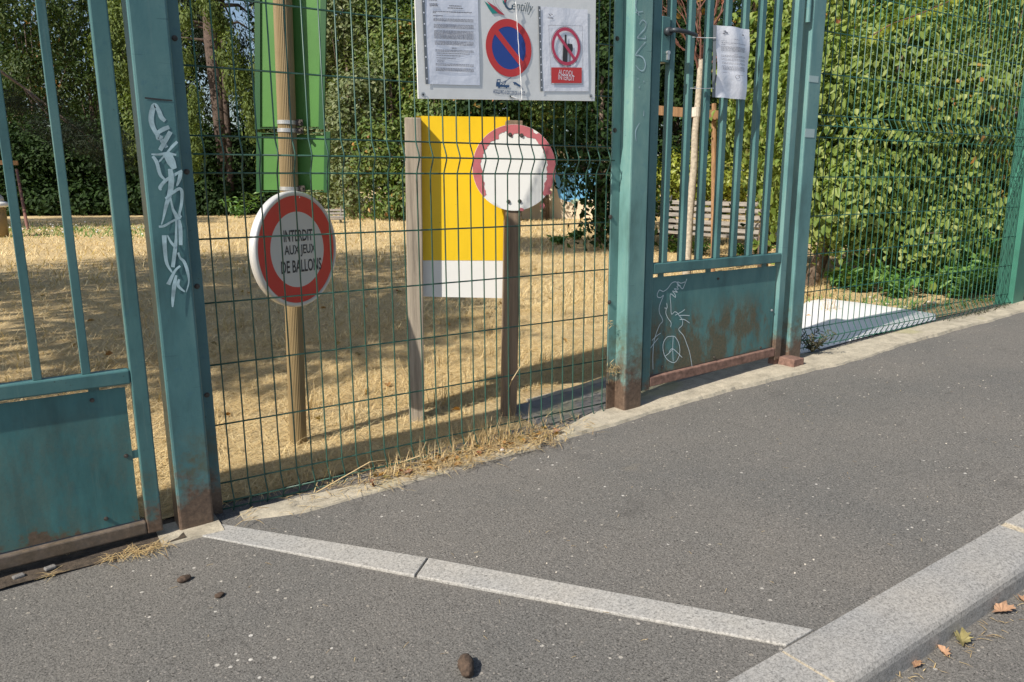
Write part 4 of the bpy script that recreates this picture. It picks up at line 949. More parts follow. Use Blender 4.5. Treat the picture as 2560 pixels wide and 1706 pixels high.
# spruce with bare trunk and hanging sprays
sb = atz(566, 532, .05); SP = thing('spruce_tree', 'tall spruce with bare brown trunk and hanging sprays left of the tan pole', 'tree', sb)
def tk(px, y): 
    p = depth(px, y, 25.5); return p
mb = MB(); P_ = [Vector((sb.x, sb.y, -.1)), tk(560, 400), tk(545, 250), tk(530, 100), tk(520, -60), tk(512, -350)]
Zs = 25.5
mb.tube(P_, [.28, .21, .24, .27, .25, .12], 12); mb.tube([tk(578, 540), tk(575, 420), tk(562, 250), tk(555, 100)], [.14, .11, .13, .05], 10)
rr_ = random.Random(9)
for k in range(26):
    y0 = rr_.uniform(-330, 230); p0 = tk(535, y0); a = rr_.uniform(0, 2*PI); l = rr_.uniform(1.2, 2.8)
    mb.tube([p0, p0+Vector((math.cos(a)*l*.5, math.sin(a)*l*.5, .15)), p0+Vector((math.cos(a)*l, math.sin(a)*l, -.35))], [.06, .035, .012], 6)
mb.build('trunk', simple('shaded_bark', (.085, .06, .048), .95, var=.5, vscale=12, bmp=.03, bscale=20), SP, smooth=True)  # bark colour darkened in place of shade falling on the trunk
rs = np.random.RandomState(77)
def sprays(cl, per, sg, name, mat, L=.15, W=.034):
    cl = np.array(cl); rep = np.repeat(np.arange(len(cl)), per); sg = np.array(sg); off = rs.normal(size=(len(rep), 3))*sg
    V, Fc = leaves(cl[rep]+off, off/sg+np.array([0, -.5, .2]), L, W, rs, 2.5); return bulk(name, V, Fc, mat, SP)
lit = [(560,70),(575,120),(592,165),(545,40),(612,185),(600,225),(575,200),(484,300),(474,350),(486,250),(476,410),(520,25),(500,-10),(640,215),(625,255),(650,180),(560,150),(462,60),(640,330),(655,400),(560,-40),(600,-60),(470,150),(630,300),(488,380)]
sprays([tuple(depth(x+rr_.uniform(-8, 8), y+rr_.uniform(-12, 12), Zs-1+rr_.uniform(-.8, .6))) for (x, y) in lit for _ in range(3)], 120, (.12, .12, .24), 'crown', M_NEED, .15, .06)  # sunlit sprays: the brighter needle colour carries the light
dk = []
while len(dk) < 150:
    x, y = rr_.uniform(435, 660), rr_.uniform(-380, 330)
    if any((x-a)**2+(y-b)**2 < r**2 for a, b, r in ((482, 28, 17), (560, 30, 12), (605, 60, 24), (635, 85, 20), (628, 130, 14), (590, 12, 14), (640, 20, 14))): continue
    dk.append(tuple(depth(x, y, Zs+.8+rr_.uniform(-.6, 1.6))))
sprays(dk, 110, (.15, .15, .28), 'shaded_sprays', M_CEDAR, .16, .04)  # shade painted in: same spruce, darker cedar needle colour

# tall dark trees far behind (close the view except for a gap beside the spruce)
far = [((B3(-150, 60, 38, 5, 5), B3(150, -60, 38, 4.5, 5), B3(60, 260, 36, 4, 3)), 61, 'tall dark tree far behind the left gate'), ((B3(380, 60, 39, 3.2, 5), B3(330, 330, 36, 3, 2.4)), 62, 'tall dark tree far behind the sprayed post'),
       ((B3(840, -50, 37, 4.0, 4.5), B3(900, 260, 34, 3.6, 3), B3(730, 330, 36, 2.6, 2.2)), 63, 'tall dark tree far behind the green sign backs'), ((B3(1150, -40, 33, 4.2, 4.5), B3(1200, 250, 31, 4, 2.6)), 64, 'tall dark tree far behind the notice board'),
       ((B3(1500, -20, 27, 4.5, 4), B3(1640, 220, 24, 3.6, 2.6)), 65, 'tall dark tree far behind the narrow gate'), ((B3(1950, 0, 22, 4.5, 4), B3(2300, 0, 20, 4.5, 4), B3(2150, 260, 18, 4, 2.4)), 66, 'tall dark tree far behind the right hedge')]
for bl, sd_, lab in far:
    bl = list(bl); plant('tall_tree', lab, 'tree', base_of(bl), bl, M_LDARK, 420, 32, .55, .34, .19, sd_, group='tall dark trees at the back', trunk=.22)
# trees on the left outside the view whose shade falls on the lawn
for (x, y, h, r, nc, sd_, lab) in ((-4.6, 8.2, 6.4, 2.7, 300, 71, 'broad park tree left of the view shading the lawn'), (-3.9, 5.3, 5.2, 1.5, 150, 72, 'small open park tree left of the view near the fence'),
                                       (-4.7, 4.1, 5.7, 1.25, 60, 74, 'sparse park tree left of the view closest to the fence'),
                                       (-3.6, 8.6, 10.4, 1.8, 190, 75, 'tall park tree left of the view with a high crown'),
                                       (-5.6, 24.0, 6.6, 3.3, 460, 73, 'dense park tree left of the view at the back shading the hedge')):
    bl = [(x, y, h, r, r*.8, r*.6), (x+r*.5, y-r*.4, h-.5, r*.7, r*.6, r*.4), (x-r*.5, y+r*.4, h+.3, r*.7, r*.6, r*.5)]
    plant('park_tree', lab, 'tree', (x, y, gz(x, y)), bl, M_LMID, nc, 38, .26, .15, .09, sd_, group='park trees left of the view')

# sapling with stake
sb = Vector((6.046, 5.746, zp(6.0, 5.7))); SA = thing('sapling', 'young pale barked sapling with bare red twigs tied to a wooden stake', 'tree', sb)
def sd2(x, y): return depth(x, y, 8.35)
tr_ = [sb-ZA*.05, sd2(1718, 640), sd2(1724, 540), sd2(1735, 420), sd2(1738, 330), sd2(1745, 260), sd2(1750, 190), sd2(1752, 150)]
MB().tube(tr_, [.05, .045, .042, .040, .038, .036, .034, .032], 12).build('trunk', M_SBARK, SA, smooth=True)
mb = MB(); r3 = random.Random(31)
def twig(p, d, l, r_, lev):
    q = p+d*l; m_ = p.lerp(q, .5)+Vector((r3.uniform(-1, 1), r3.uniform(-1, 1), r3.uniform(-1, 1)))*l*.06
    mb.tube([p, m_, q], [r_, r_*.75, r_*.45], 5)
    if lev:
        for _ in range(r3.choice((2, 3, 3))):
            dd = (d+Vector((r3.uniform(-.8, .8), r3.uniform(-.8, .8), r3.uniform(-.1, .6)))).normalized(); twig(p.lerp(q, r3.uniform(.45, 1)), dd, l*r3.uniform(.55, .85), r_*.55, lev-1)
for (dx, l) in ((-.9, .5), (-.45, .6), (0.0, .7), (.45, .6), (.9, .5), (-1.4, .35), (1.3, .4), (.15, .75), (-.2, .7)): twig(tr_[-1]-ZA*r3.uniform(0, .25), (Vector((.83, -.55, 0))*dx+Vector((0, r3.uniform(-.3, .3), 0))+ZA).normalized(), l, .014, 4)
mb.build('twigs', M_TWIG, SA)
rs = np.random.RandomState(4); P = np.array([tuple(sd2(r3.uniform(1640, 1850), r3.uniform(-40, 90))) for _ in range(26)]); V, Fc = leaves(P, np.tile([0, -1, .3], (26, 1)), .10, .05, rs, 1.5, True); bulk('dry_leaves', V, Fc, M_LAUT, SA)
ST = thing('tree_stake', 'orange brown wooden stake and crossbar supporting the sapling', 'stake', Vector((6.42, 5.72, .1)))
mb = MB(); a, b_ = sd2(1803, 258)+Vector((0, .1, 0)), sd2(1806, 640)+Vector((0, .1, 0)); mb.tube([b_-ZA*.6, a], .028, 10); mb.build('upright', M_STAKE, ST)
a, b_ = sd2(1640, 274), sd2(1810, 288); v = (b_-a); MB().obox((a+b_)/2+Vector((0, .06, 0)), (v, Vector((-v.y, v.x, 0)), ZA), (v.length/2, .012, .05)).build('crossbar', M_STAKE, ST)
mb = MB(); p = sd2(1740, 281); mb.tube([p-ZA*.05, p+ZA*.05], .05, 12); mb.build('tie_band', M_STONE, ST)

# ------------------------------------------------------------------ benches
def bench(label, near, far_, face, seat_h, gnd, nseat, nback, mat, legs):
    near, far_ = Vector(near), Vector(far_); ax = (far_-near); L = ax.length; ax.normalize(); fc = Vector(face).normalized()      # fc points to the front
    t = thing('park_bench', label, 'bench', Vector(((near.x+far_.x)/2, (near.y+far_.y)/2, gnd)), 'park benches')
    mid = (near+far_)/2
    for k in range(nseat):
        c_ = mid-fc*(.05+k*.115); c_.z = seat_h-(0.012*k); MB().obox(c_, (ax, fc, ZA), (L/2, .048, .017)).build('seat_slat', mat, t, bevel=.004)
    for k in range(nback):
        th = .22; c_ = mid-fc*(.05+nseat*.115+.03+.028*k); c_.z = seat_h+.045+.088*k; up = (ZA-fc*.3).normalized()
        MB().obox(c_, (ax, up.cross(ax), up), (L/2*(.995-.002*k), .014, .029)).build('back_slat', mat, t, bevel=.003)
    for s in (-1, 1):
        c_ = mid+ax*s*(L/2-.10); mb = MB()
        p0 = c_-fc*.02; p0.z = seat_h-.03; p1 = c_-fc*(.05+nseat*.115); p1.z = seat_h-.05; p2 = c_-fc*(.05+nseat*.115+.03*nback); p2.z = seat_h+.05+.09*nback
        mb.tube([p0, p1, p1.lerp(p2, .5)-fc*.01, p2], .016, 6); g0 = Vector((p0.x, p0.y, gnd-.05))+fc*-.06; g1 = Vector((p1.x, p1.y, gnd-.05))
        mb.tube([p0-fc*.03, g0], .022, 6); mb.tube([p1, g1], .022, 6); mb.tube([p0-ZA*.02, p1-ZA*.02], .018, 6); mb.build('leg_frame', legs, t)
    return t
bench('grey weathered slatted bench seen through the narrow gate', (7.750, 6.05, 0), (7.82, 8.40, 0), (-1, -.03, 0), .40, .075, 3, 5, M_BWOOD, M_DARK)
p0, p1 = depth(686, 520, 20), depth(856, 520, 20)
bench('pale far bench at the back of the lawn behind the round red sign', (p0.x, p0.y, 0), (p1.x, p1.y, 0), (-.5, -.86, 0), p0.z-.30, .06, 2, 3, M_BWOOD, M_SLAB)

# ------------------------------------------------------------------ wall with mural, litter bin, far stake, fallen white sheet
wn = Vector((-.62, -.78, 0)).normalized(); wu = Vector((.78, -.62, 0)).normalized(); wo = atz(1400, 549, .05)
WM = thing('painted_wall', 'low cream wall with a pale blue mural behind the dark tree', 'wall', wo)
def WO(x, y, l=0): return onplane(x, y, wo, wn)+wn*l
cA, cB = WO(1340, 548), WO(1530, 566)
mid = (cA+cB)/2; mid.z = 1.05; MB().obox(mid, (wu, wn, ZA), ((cB-cA).length/2+.4, .1, 1.15)).build('masonry', M_CREAM, WM)
mb = MB(); mb.poly([WO(*p, .105) for p in ((1385,430),(1392,470),(1398,495),(1412,503),(1432,506),(1446,500),(1470,500),(1500,497),(1500,400),(1385,400))]); mb.build('blue_shape', M_SKYB, WM)
mb = MB(); mb.poly([WO(*p, .108) for p in ((1425,503),(1432,510),(1442,508),(1448,500),(1440,496))]); mb.build('green_shape', M_MGRN, WM)
bb = Vector((-.115, 18.66, zp(-.1, 18.6))); BI = thing('litter_bin', 'tan litter bin with flared white rim and bulging bag at the far left', 'bin', bb)
bb2 = bb+Vector((-.03, 0, 0))
MB().tube([bb2, bb2+ZA*.62], [.165, .175], 24).build('body', M_TAN, BI, smooth=True)
MB().tube([bb2+ZA*.60, bb2+ZA*.63, bb2+ZA*.70, bb2+ZA*.72], [.18, .28, .21, .15], 24).build('rim', M_WHT, BI, smooth=True)
mb = MB(); mb.tube([bb2+ZA*.715, bb2+ZA*.80, bb2+ZA*.87, bb2+ZA*.90], [.165, .155, .09, .02], 20); mb.build('bag', simple('bag_grey', (.36, .40, .48), .4), BI, smooth=True)
FS = thing('tree_stake', 'thin brown stake and rail behind the left gate bars', 'stake', G(70, 577)); p = G(70, 577); q_ = depth(42, 425, 20.8)
MB().tube([p-ZA*.05, q_], .035, 8).build('upright', M_TWIG, FS)
a, b_ = depth(-80, 404, 20.8), depth(45, 408, 20.8); v = b_-a; MB().obox((a+b_)/2, (v, Vector((-v.y, v.x, 0)), ZA), (v.length/2, .02, .06)).build('crossbar', M_STAKE, FS)

WS = thing('plastic_sheet', 'large white plastic sheet lying on the ground behind the right mesh', 'sheet', (4.3, 2.8, zs(4.3)))
out = [(3.40, 2.515), (4.2, 2.515), (4.95, 2.52), (5.10, 2.60), (5.12, 2.80), (5.12, 3.15), (5.10, 3.44), (4.92, 3.46), (4.4, 3.22), (3.9, 3.08), (3.45, 2.98), (3.36, 2.75)]
cxy = Vector((4.35, 2.82)); V = []; n = len(out)
for r_, h in ((1.0, .0), (1.0, .006), (.98, .010), (.7, .020), (.35, .026)):
    for (x, y) in out:
        p = cxy+(Vector((x, y))-cxy)*r_; V.append((p.x, p.y, zs(p.x)+.006+h+.005*math.sin(p.x*5)))
V.append((cxy.x, cxy.y, zs(cxy.x)+.036)); Fs = [(r_*n+i, r_*n+(i+1) % n, (r_+1)*n+(i+1) % n, (r_+1)*n+i) for r_ in range(4) for i in range(n)]+[(4*n+i, 4*n+(i+1) % n, 5*n) for i in range(n)]
o = MB().add(V, Fs).build('sheet', M_WHTP, WS, smooth=True)

# ------------------------------------------------------------------ dry grass, straw, weeds
def blades(n, region, L, W, lie, rs, zf, up=0.0, ymul=1):
    X = rs.uniform(region[0], region[1], n); Y = rs.uniform(region[2], region[3], n)
    Z = np.array([zf(a, b) for a, b in zip(X, Y)]); return blades_at(X, Y, Z, L, W, lie, rs, up)
def blades_at(X, Y, Z, L, W, lie, rs, up=0):
    n = len(X); a = rs.uniform(0, 2*PI, n); el = np.radians(rs.uniform(lie[0], lie[1], n)); l = L*rs.uniform(.5, 1.4, n)
    D = np.stack([np.cos(a)*np.cos(el), np.sin(a)*np.cos(el), np.sin(el)], 1); S = np.stack([-np.sin(a), np.cos(a), np.zeros(n)], 1)
    P = np.stack([X, Y, Z+up*rs.rand(n)], 1); w_ = (W*rs.uniform(.6, 1.3, n))[:, None]
    M1 = P+D*(l*.55)[:, None]; T = P+D*l[:, None]; T[:, 2] -= l*.12*np.cos(el)
    V = np.stack([P-S*w_/2, P+S*w_/2, M1+S*w_*.4, T, M1-S*w_*.4], 1).reshape(-1, 3)
    i = np.arange(n)[:, None]*5; Fc = np.concatenate([i+np.array([[0, 1, 2, 4]])], 1); Ft = i+np.array([[4, 2, 3, 3]])
    # second piece as degenerate-free quad: reuse mid points
    Vq = np.stack([M1-S*w_*.4, M1+S*w_*.4, T+S*w_*.08, T-S*w_*.08], 1).reshape(-1, 3); V1 = np.stack([P-S*w_/2, P+S*w_/2, M1+S*w_*.4, M1-S*w_*.4], 1).reshape(-1, 3)
    VV = np.concatenate([V1.reshape(n, 4, 3), Vq.reshape(n, 4, 3)], 1).reshape(-1, 3); j = np.arange(n)[:, None]*8
    return VV, np.concatenate([j+np.array([[0, 1, 2, 3]]), j+np.array([[4, 5, 6, 7]])], 1).reshape(-1, 4)
rs = np.random.RandomState(101)
def wedge(n, y0, y1, p=1.0):                                    # random places on the lawn, near more than far
    u = rs.rand(n); Y = y0+(y1-y0)*u**p; xl = -.25-.02*Y; xr = np.minimum(1.4+Y*1.15, 1e9); X = xl+(xr-xl)*rs.rand(n); return X, Y
Zf = np.vectorize(zp)
parts = [(110000, 2.55, 5.2, 1.2, .085, .0019, (2, 30)), (52000, 4.8, 9.5, 1.1, .09, .0040, (3, 40)), (42000, 9, 26, 1.0, .10, .011, (8, 60))]
for i, (n, y0, y1, pw, L, W, lie) in enumerate(parts):
    X, Y = wedge(n, y0, y1, pw)
    keep = ~((X > 1.65) & (X < 3.4) & (Y < 2.95)) & ~((X > 3.4) & (X < 5.2) & (Y < 3.4)); X, Y = X[keep], Y[keep]
    bare = (np.sin(X*1.7+1.3*np.sin(Y*1.1))*np.cos(Y*1.9+X*.6)+.35*np.sin(X*5.3)*np.cos(Y*4.7)) > .55; kp = ~(bare & (rs.rand(len(X)) < .5)); X, Y = X[kp], Y[kp]
    V, Fc = blades_at(X, Y, Zf(X, Y), L, W, lie, rs); stuff(tag(bulk('dry_grass', V, Fc, M_STRAW2), ['dry straw coloured grass just behind the mesh fence', 'dry grass in the middle of the lawn under the tree shade', 'sunlit dry grass at the back of the lawn'][i], 'grass'))
# taller tufts scattered over the lawn
X, Y = wedge(260, 3.0, 20, 1.3); XX = np.repeat(X, 14)+rs.normal(size=260*14)*.03; YY = np.repeat(Y, 14)+rs.normal(size=260*14)*.03
V, Fc = blades_at(XX, YY, Zf(XX, YY), .12, .004, (50, 88), rs); stuff(tag(bulk('grass_tufts', V, Fc, M_STRAW), 'scattered upright tufts of dry grass across the lawn', 'grass'))
# straw along the foot of the central mesh
n = 2600; X = rs.uniform(.52, 2.02, n); Y = 2.41+.05*rs.normal(size=n)-(np.interp(X, [.5, 1.0, 1.3, 1.7, 2.0], [0.02, -.0, .02, .03, .0])); Z = np.array([zs(a) for a in X])+.012
keep = rs.rand(n) < np.interp(X, [.5, .8, .98, 1.1, 1.75, 1.82, 2.02], [.06, .08, .3, 1, 1, .2, .03]); X, Y, Z = X[keep], Y[keep], Z[keep]
V, Fc = blades_at(X, Y, Z, .055, .0026, (0, 16), rs, .012); stuff(tag(bulk('straw_litter', V, Fc, M_STRAW), 'loose straw litter along the foot of the central mesh', 'straw'))
X = 1.55+rs.normal(size=230)*.13; Y = 2.46+rs.normal(size=230)*.035; V, Fc = blades_at(X, Y, np.array([zs(a) for a in X]), .11, .0024, (25, 86), rs)
stuff(tag(bulk('dry_grass_clump', V, Fc, M_STRAW), 'tall dry grass clump growing through the mesh near the brown wooden post', 'grass'))
X = 1.2+rs.normal(size=110)*.2; Y = 2.45+rs.normal(size=110)*.03; V, Fc = blades_at(X, Y, np.array([zs(a) for a in X]), .09, .0028, (30, 80), rs)
stuff(tag(bulk('dry_grass_clump', V, Fc, M_STRAW), 'low dry grass clump at the mesh foot left of the tall clump', 'grass'))
# long stalks
for k, (a, b_, c_, lab) in enumerate(((G(790, 1235), onY(925, 1155, 2.36), onY(965, 1150, 2.37), 'long bent straw stalk leaning on the mesh foot'), (G(985, 1165), onY(1050, 1140, 2.36), onY(1065, 1105, 2.38), 'short bent straw stalk right of the long one'),
                                  (G(1262, 1000), onY(1280, 950, 2.47), onY(1330, 870, 2.47), 'tall thin seed stalk rising in front of the brown wooden post'))):
    o = MB().tube([a+ZA*.005, b_, c_], [.002, .0018, .001], 5).build('straw_stalk', M_STRAW); tag(o, lab, 'straw')
C0 = []; 
for _ in range(90):
    x, y = wedge(1, 2.6, 9, 1.3); C0.append((x[0], y[0], zp(x[0], y[0])+.012))
V, Fc = leaves(np.array(C0), np.tile([0, 0, 1.5], (90, 1)), .05, .032, rs, 0, True, .35); stuff(tag(bulk('fallen_leaves', V, Fc, M_LAUT), 'brown fallen leaves scattered over the dry lawn', 'leaves'))
X = rs.uniform(.95, 1.8, 60); Y = 2.40+rs.normal(size=60)*.03; V, Fc = leaves(np.stack([X, Y, np.array([zs(a) for a in X])+.018], 1), np.tile([0, 0, 1.2], (60, 1)), .030, .018, rs, 0, True, .4)
stuff(tag(bulk('fallen_leaves', V, Fc, M_LAUT), 'crumbled brown leaves mixed in the straw at the mesh foot', 'leaves'))
n = 260; X = rs.uniform(-.02, .30, n); Y = 2.335+.1*(.3-X)*0+.018*rs.normal(size=n); Y = 2.355+(Y-2.335)*.8; keep = (X > .12) | (X < -.0); X, Y = X[keep], Y[keep]
V, Fc = blades_at(X, Y, np.array([zs(a) for a in X])+.006, .05, .0020, (0, 10), rs, .008); stuff(tag(bulk('straw_litter', V, Fc, M_STRAW), 'small heap of straw in front of the left gate bottom rail', 'straw'))
# bits caught on the centre post and left mesh
for (pt, lab, r_) in ((onY(1533, 925, 2.46), 'dry grass tuft snagged low on the faded centre post', .016), (onY(1523, 808, 2.46), 'small curled dry leaf snagged on the centre post above the tuft', .007)):
    n = 70 if r_ > .01 else 18; C0 = np.array(pt)+rs.normal(size=(n, 3))*np.array([r_, .006, r_]); V, Fc = leaves(C0, rs.normal(size=(n, 3)), .035, .0025, rs, .3); tag(bulk('snagged_straw', V, Fc, M_STRAW), lab, 'straw')
# white flowers and low greens at the back left
n = 1500; X = []; Y = []; 
while len(X) < n:
    px_, py_ = rs.uniform(-20, 480), 578+rs.normal()*9; p = G(px_, min(max(py_, 558), 604))
    X.append(p.x); Y.append(p.y)
X, Y = np.array(X), np.array(Y); V, Fc = blades_at(X, Y, Zf(X, Y), .11, .022, (10, 60), rs); stuff(tag(bulk('low_weeds', V, Fc, M_WEED), 'band of low green weeds with white flowers at the back left', 'weeds'))
k = rs.choice(n, 100); P = np.stack([X[k], Y[k], Zf(X[k], Y[k])+.05+.05*rs.rand(100)], 1); V, Fc = leaves(P, np.tile([0, -.6, 1.], (100, 1)), .035, .035, rs); stuff(tag(bulk('white_flowers', V, Fc, M_FLOW), 'tiny white flowers in the weed band at the back left', 'flowers'))
def pebble_(p, r_, seed):
    q = random.Random(seed); mb = MB(); V = []
    for j in range(4):
        for i in range(7):
            a = 2*PI*i/7; e = -.9+j*.6; V.append((p.x+r_*math.cos(a)*math.cos(e)*q.uniform(.8, 1.2), p.y+r_*.8*math.sin(a)*math.cos(e)*q.uniform(.8, 1.2), p.z+r_*.4+r_*.6*math.sin(e)))
    return mb.add(V, [(j*7+i, j*7+(i+1) % 7, (j+1)*7+(i+1) % 7, (j+1)*7+i) for j in range(3) for i in range(7)]+[tuple(range(21, 28)), tuple(range(7))[::-1]])
# individual weeds
def weed(label, p, h, nst, nl, L, W, mat, spread, seed, group=None, cat='weed', name='weed'):
    t = thing(name, label, cat, p, group); r_ = random.Random(seed); rs_ = np.random.RandomState(seed); mb = MB(); cs = []; ns = []
    for s in range(nst):
        a = r_.uniform(0, 2*PI); d_ = Vector((math.cos(a)*spread, math.sin(a)*spread, 1)).normalized(); top = Vector(p)+d_*h*r_.uniform(.6, 1.1)
        midp = Vector(p).lerp(top, .5)+ZA*h*.05; mb.tube([Vector(p), midp, top], [.003, .0025, .001], 5)
        for k in range(nl):
            u = (k+1)/nl; q = Vector(p).lerp(top, u); a2 = r_.uniform(0, 2*PI); e = Vector((math.cos(a2), math.sin(a2), .3)); cs.append(tuple(q+e*L*.5)); ns.append((e.x*.2, e.y*.2-.2, 1))
    V, Fc = leaves(np.array(cs), np.array(ns), L, W, rs_, .2, True); bulk('leaves', V, Fc, mat, t); mb.build('stem', mat, t); return t
wd = [((2150, 730), .22, 7, 9, 'bushy green weed above the white plastic sheet'), ((2240, 745), .20, 7, 9, 'green weed in straw above the right end of the white sheet'), ((2330, 735), .22, 6, 9, 'green weed right of the white sheet'),
      ((2390, 745), .20, 6, 9, 'low green weed below the tall ailanthus shoot'), ((2450, 735), .22, 7, 9, 'green weed near the bright green post'), ((2510, 730), .22, 6, 9, 'last green weed beside the bright green post'), ((2100, 720), .12, 5, 7, 'small green weed left above the white sheet')]
for i, (px_, h, ns_, nl, lab) in enumerate(wd):
    weed(lab, G(*px_), h*1.35, ns_+7, nl+4, .095, .026, M_WEED, .8, 300+i, 'green weeds behind the right mesh')
weed('tall ailanthus shoot with star of long leaves behind the right mesh', G(2435, 720), .45, 3, 14, .14, .030, M_WEED, .25, 320, name='ailanthus_shoot', cat='shoot')
weed('dark dried weed growing at the foot of the right gate post', onY(2030, 880, 2.46), .15, 16, 9, .035, .008, M_WDARK, 1.0, 330)
for i, (px_, h, lab) in enumerate((((1690, 632), .22, 'bright green fern like weed left under the slatted bench'), ((1745, 636), .18, 'green weed under the middle of the slatted bench'), ((1855, 640), .16, 'grey green weed at the right foot of the slatted bench'), ((1900, 640), .16, 'grey green weed right of the slatted bench'),
                                   ((1395, 612), .10, 'green weed tuft on the lawn below the painted wall'), ((1440, 600), .12, 'green weed tuft nearer the centre post below the painted wall'), ((605, 545), .30, 'green weed clump at the foot of the spruce trunk'))):
    p = G(*px_); s_ = (p-Vector((0, 0, EYE))).length/8; weed(lab, p, h*s_, 12, 9, .07*s_, .022*s_, M_WEED, 1.0, 340+i, 'weeds on the lawn')
n = 3200; X = rs.uniform(3.5, 7.5, n); Y = 2.60+np.abs(rs.normal(size=n))*.55; keep0 = np.sin(X*5+1)*np.cos(Y*4)+.3*rs.normal(size=n) > -.1+(X < 5.2)*.2; X, Y = X[keep0], Y[keep0]; n = len(X); keep = ~((X < 5.1) & (Y < 3.4)); X, Y = X[keep], Y[keep]
V, Fc = blades_at(X, Y, Zf(X, Y), .055, .009, (10, 70), rs); stuff(tag(bulk('low_weeds', V, Fc, M_WEED), 'low green ground cover between the right mesh and the hedge', 'weeds'))
mb = MB(); q = random.Random(16)
for (x, y) in ((2175, 745), (2190, 752), (2218, 762), (2312, 765), (2322, 757), (2336, 760), (2262, 770)):
    p = G(x, y); m_ = pebble_(p, q.uniform(.010, .020), x); mb.add(m_.v, m_.f)
stuff(tag(mb.build('white_stones', M_STONE), 'few small white stones in the weeds beyond the white sheet', 'stones'))
n = 500; X = rs.uniform(4.9, 5.8, n); Y = 2.44+rs.normal(size=n)*.02; V, Fc = blades_at(X, Y, np.array([zs(a) for a in X])+.01, .03, .004, (0, 50), rs); stuff(tag(bulk('leaf_litter', V, Fc, M_WDARK), 'brown litter on the sill under the right end of the mesh', 'litter'))

# ------------------------------------------------------------------ small things on the pavement and road
def lump(label, p, sx, sy, sz_, rot, seed):
    r_ = random.Random(seed); mb = MB(); V = []; nu, nv = 14, 12
    for j in range(nv+1):
        u = j/nv; x = (u-.5)*2
        for i in range(nu):
            a = 2*PI*i/nu; rr = (max(0, 1-abs(x)**3.2))**.5*(1+.08*math.sin(5*x+seed)+.06*math.sin(3*a+seed*2)+r_.uniform(-.12, .10))
            y = math.cos(a)*rr; z = math.sin(a)*rr; V.append((x*sx*math.cos(rot)-y*sy*math.sin(rot), x*sx*math.sin(rot)+y*sy*math.cos(rot), max(z, -.75)*sz_+sz_*.74))
    zz = zs(p.x); mb.add([(p.x+v[0], p.y+v[1], zz+v[2]) for v in V], [(j*nu+i, j*nu+(i+1) % nu, (j+1)*nu+(i+1) % nu, (j+1)*nu+i) for j in range(nv) for i in range(nu)])
    tag(mb.build('dung_lump', M_POO, smooth=True), label, 'dung', 'dried dung lumps on the pavement')
lump('largest brown dung lump near the bottom edge in front of the granite strip', G(1166, 1676), .036, .0175, .0165, math.radians(68), 1)
lump('dark dung lump on the asphalt below the sprayed post', G(461, 1453), .020, .012, .009, math.radians(10), 2)
lump('small crumbly dung lump right of the dark one', G(549, 1491), .014, .010, .005, math.radians(35), 3)
def dleaf(label, p, size, rot, mat, seed, curl=.35, z=None):
    r_ = random.Random(seed); n = 22; V = [(0, 0, 0)]; prof = [1, .55, .85, .5, .8, .6, .95, .5, .7, .55, .75]
    for i in range(n):
        a = 2*PI*i/n; rr = size*(prof[i % 11])*r_.uniform(.8, 1.1)*(1.2 if abs(a-PI) > 2 else .9)*.5; x, y = rr*math.cos(a), rr*.72*math.sin(a)
        V.append((x, y, abs(y)*curl*1.6+abs(x)*curl*.3+r_.uniform(0, .08)*size))
    c_, s_ = math.cos(rot), math.sin(rot); zz = p.z if z is None else z; mb = MB()
    mb.add([(p.x+v[0]*c_-v[1]*s_, p.y+v[0]*s_+v[1]*c_, zz+.003+v[2]) for v in V], [(0, i+1, (i+1) % n+1) for i in range(n)])
    o = mb.build('dry_leaf', mat); tag(o, label, 'leaf', 'fallen dry leaves')
def RG(x, y):
    p = atz(x, y, -.05)
    for _ in range(6): p = atz(x, y, zs(p.x)-.072)
    return p
dleaf('orange dry leaf in the gutter nearest the right edge', RG(2505, 1532), .085, -.2, M_LEAFB, 1)
dleaf('yellow green dry leaf in the gutter below the kerb', RG(2405, 1607), .080, .5, M_LEAFG, 2)
dleaf('curled orange leaf fragment in the gutter left of the green leaf', RG(2358, 1638), .050, 1.0, M_LEAFB, 3, .6)
dleaf('small orange leaf scrap closest to the kerb joint in the gutter', RG(2290, 1668), .045, .2, M_LEAFB, 4, .5)
dleaf('orange leaf at the right edge of the frame in the gutter', RG(2556, 1505), .04, .9, M_LEAFB, 5, .5)
dleaf('broad orange leaf in straw at the right end of the mesh foot', onY(1393, 1083, 2.36), .055, .2, M_LEAFB, 6, .4)
dleaf('orange brown leaf by the sill left of the straw', onY(1018, 1186, 2.36), .05, .1, M_LEAFB, 7, .4)
dleaf('curled orange leaf by the sill at the left end of the straw', onY(930, 1208, 2.35), .04, .6, M_LEAFB, 8, .5)
n = 200; X = rs.uniform(1.3, 2.5, n); Y = .765+rs.normal(size=n)*.018; keep = rs.rand(n) < (.4+.6*np.sin(X*9)**2); X, Y = X[keep], Y[keep]
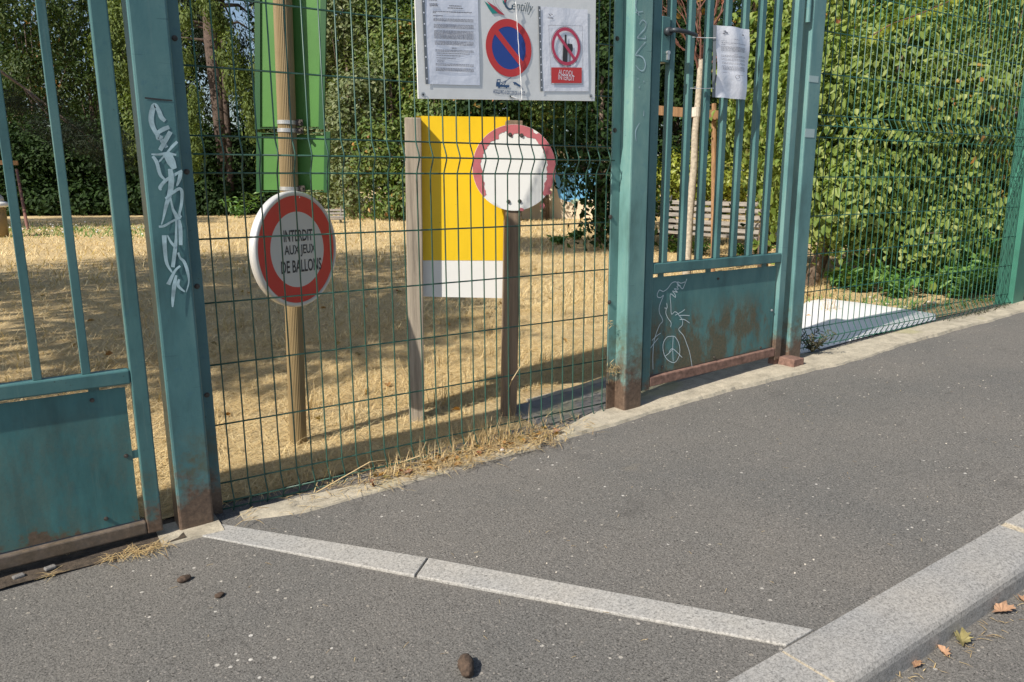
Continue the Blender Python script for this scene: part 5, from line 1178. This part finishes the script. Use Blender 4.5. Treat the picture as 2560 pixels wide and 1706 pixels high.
V, Fc = blades_at(X, Y, np.array([zs(a) for a in X])-.069, .022, .0018, (0, 18), rs, .004); stuff(tag(bulk('gutter_litter', V, Fc, M_STRAW), 'bits of straw and leaf litter along the gutter', 'litter'))
n = 120; P = []; 
X = rs.uniform(.1, 4.5, n); Y = rs.uniform(1.0, 2.28, n)
V, Fc = blades_at(X, Y, np.array([zs(a) for a in X])+.003, .02, .0014, (0, 6), rs, .002); stuff(tag(bulk('pavement_litter', V, Fc, M_STRAW), 'stray straw bits scattered over the pavement', 'litter'))
def pebble(p, r_, seed):
    q = random.Random(seed); mb = MB(); V = []; 
    for j in range(4):
        for i in range(7):
            a = 2*PI*i/7; e = -.9+j*.6; V.append((p.x+r_*math.cos(a)*math.cos(e)*q.uniform(.8, 1.2), p.y+r_*.8*math.sin(a)*math.cos(e)*q.uniform(.8, 1.2), p.z+r_*.5+r_*.6*math.sin(e)))
    mb.add(V, [(j*7+i, j*7+(i+1) % 7, (j+1)*7+(i+1) % 7, (j+1)*7+i) for j in range(3) for i in range(7)]+[tuple(range(21, 28)), tuple(range(7))[::-1]]); return mb
tag(pebble(onY(1255, 1128, 2.33), .009, 1).build('pebble', M_STONE), 'round pale pebble at the foot of the sill by the straw', 'pebble')
mb = MB(); q = random.Random(6)
for _ in range(120):
    x, y = q.uniform(0, 4.5), q.uniform(.98, 2.3); m_ = pebble(Vector((x, y, zs(x)-.001)), q.uniform(.0015, .0035), _); mb.add(m_.v, m_.f)
stuff(tag(mb.build('grit', M_STONE), 'pale grit and tiny chippings scattered on the asphalt', 'grit'))
for i, (px_, lab) in enumerate((((45, 1433), 'flat grey stone under the left gate at the frame edge'), ((125, 1418), 'second flat grey stone under the left gate'))):
    p = onY(px_[0], px_[1], 2.40); MB().obox((p.x, 2.40, zs(p.x)+.012), ((1, .3, 0), (-.3, 1, 0), ZA), (.015, .010, .005)).build('flat_stone', M_SLAB, bevel=.004)
for o in C.objects:
    if o.name.startswith('flat_stone') and 'label' not in o: tag(o, 'flat grey stone at the frame edge under the left gate rail' if o.location.x+o.data.vertices[0].co.x < -.05 else 'flat grey stone nearer the straw under the left gate rail', 'stone', 'stones under the left gate')
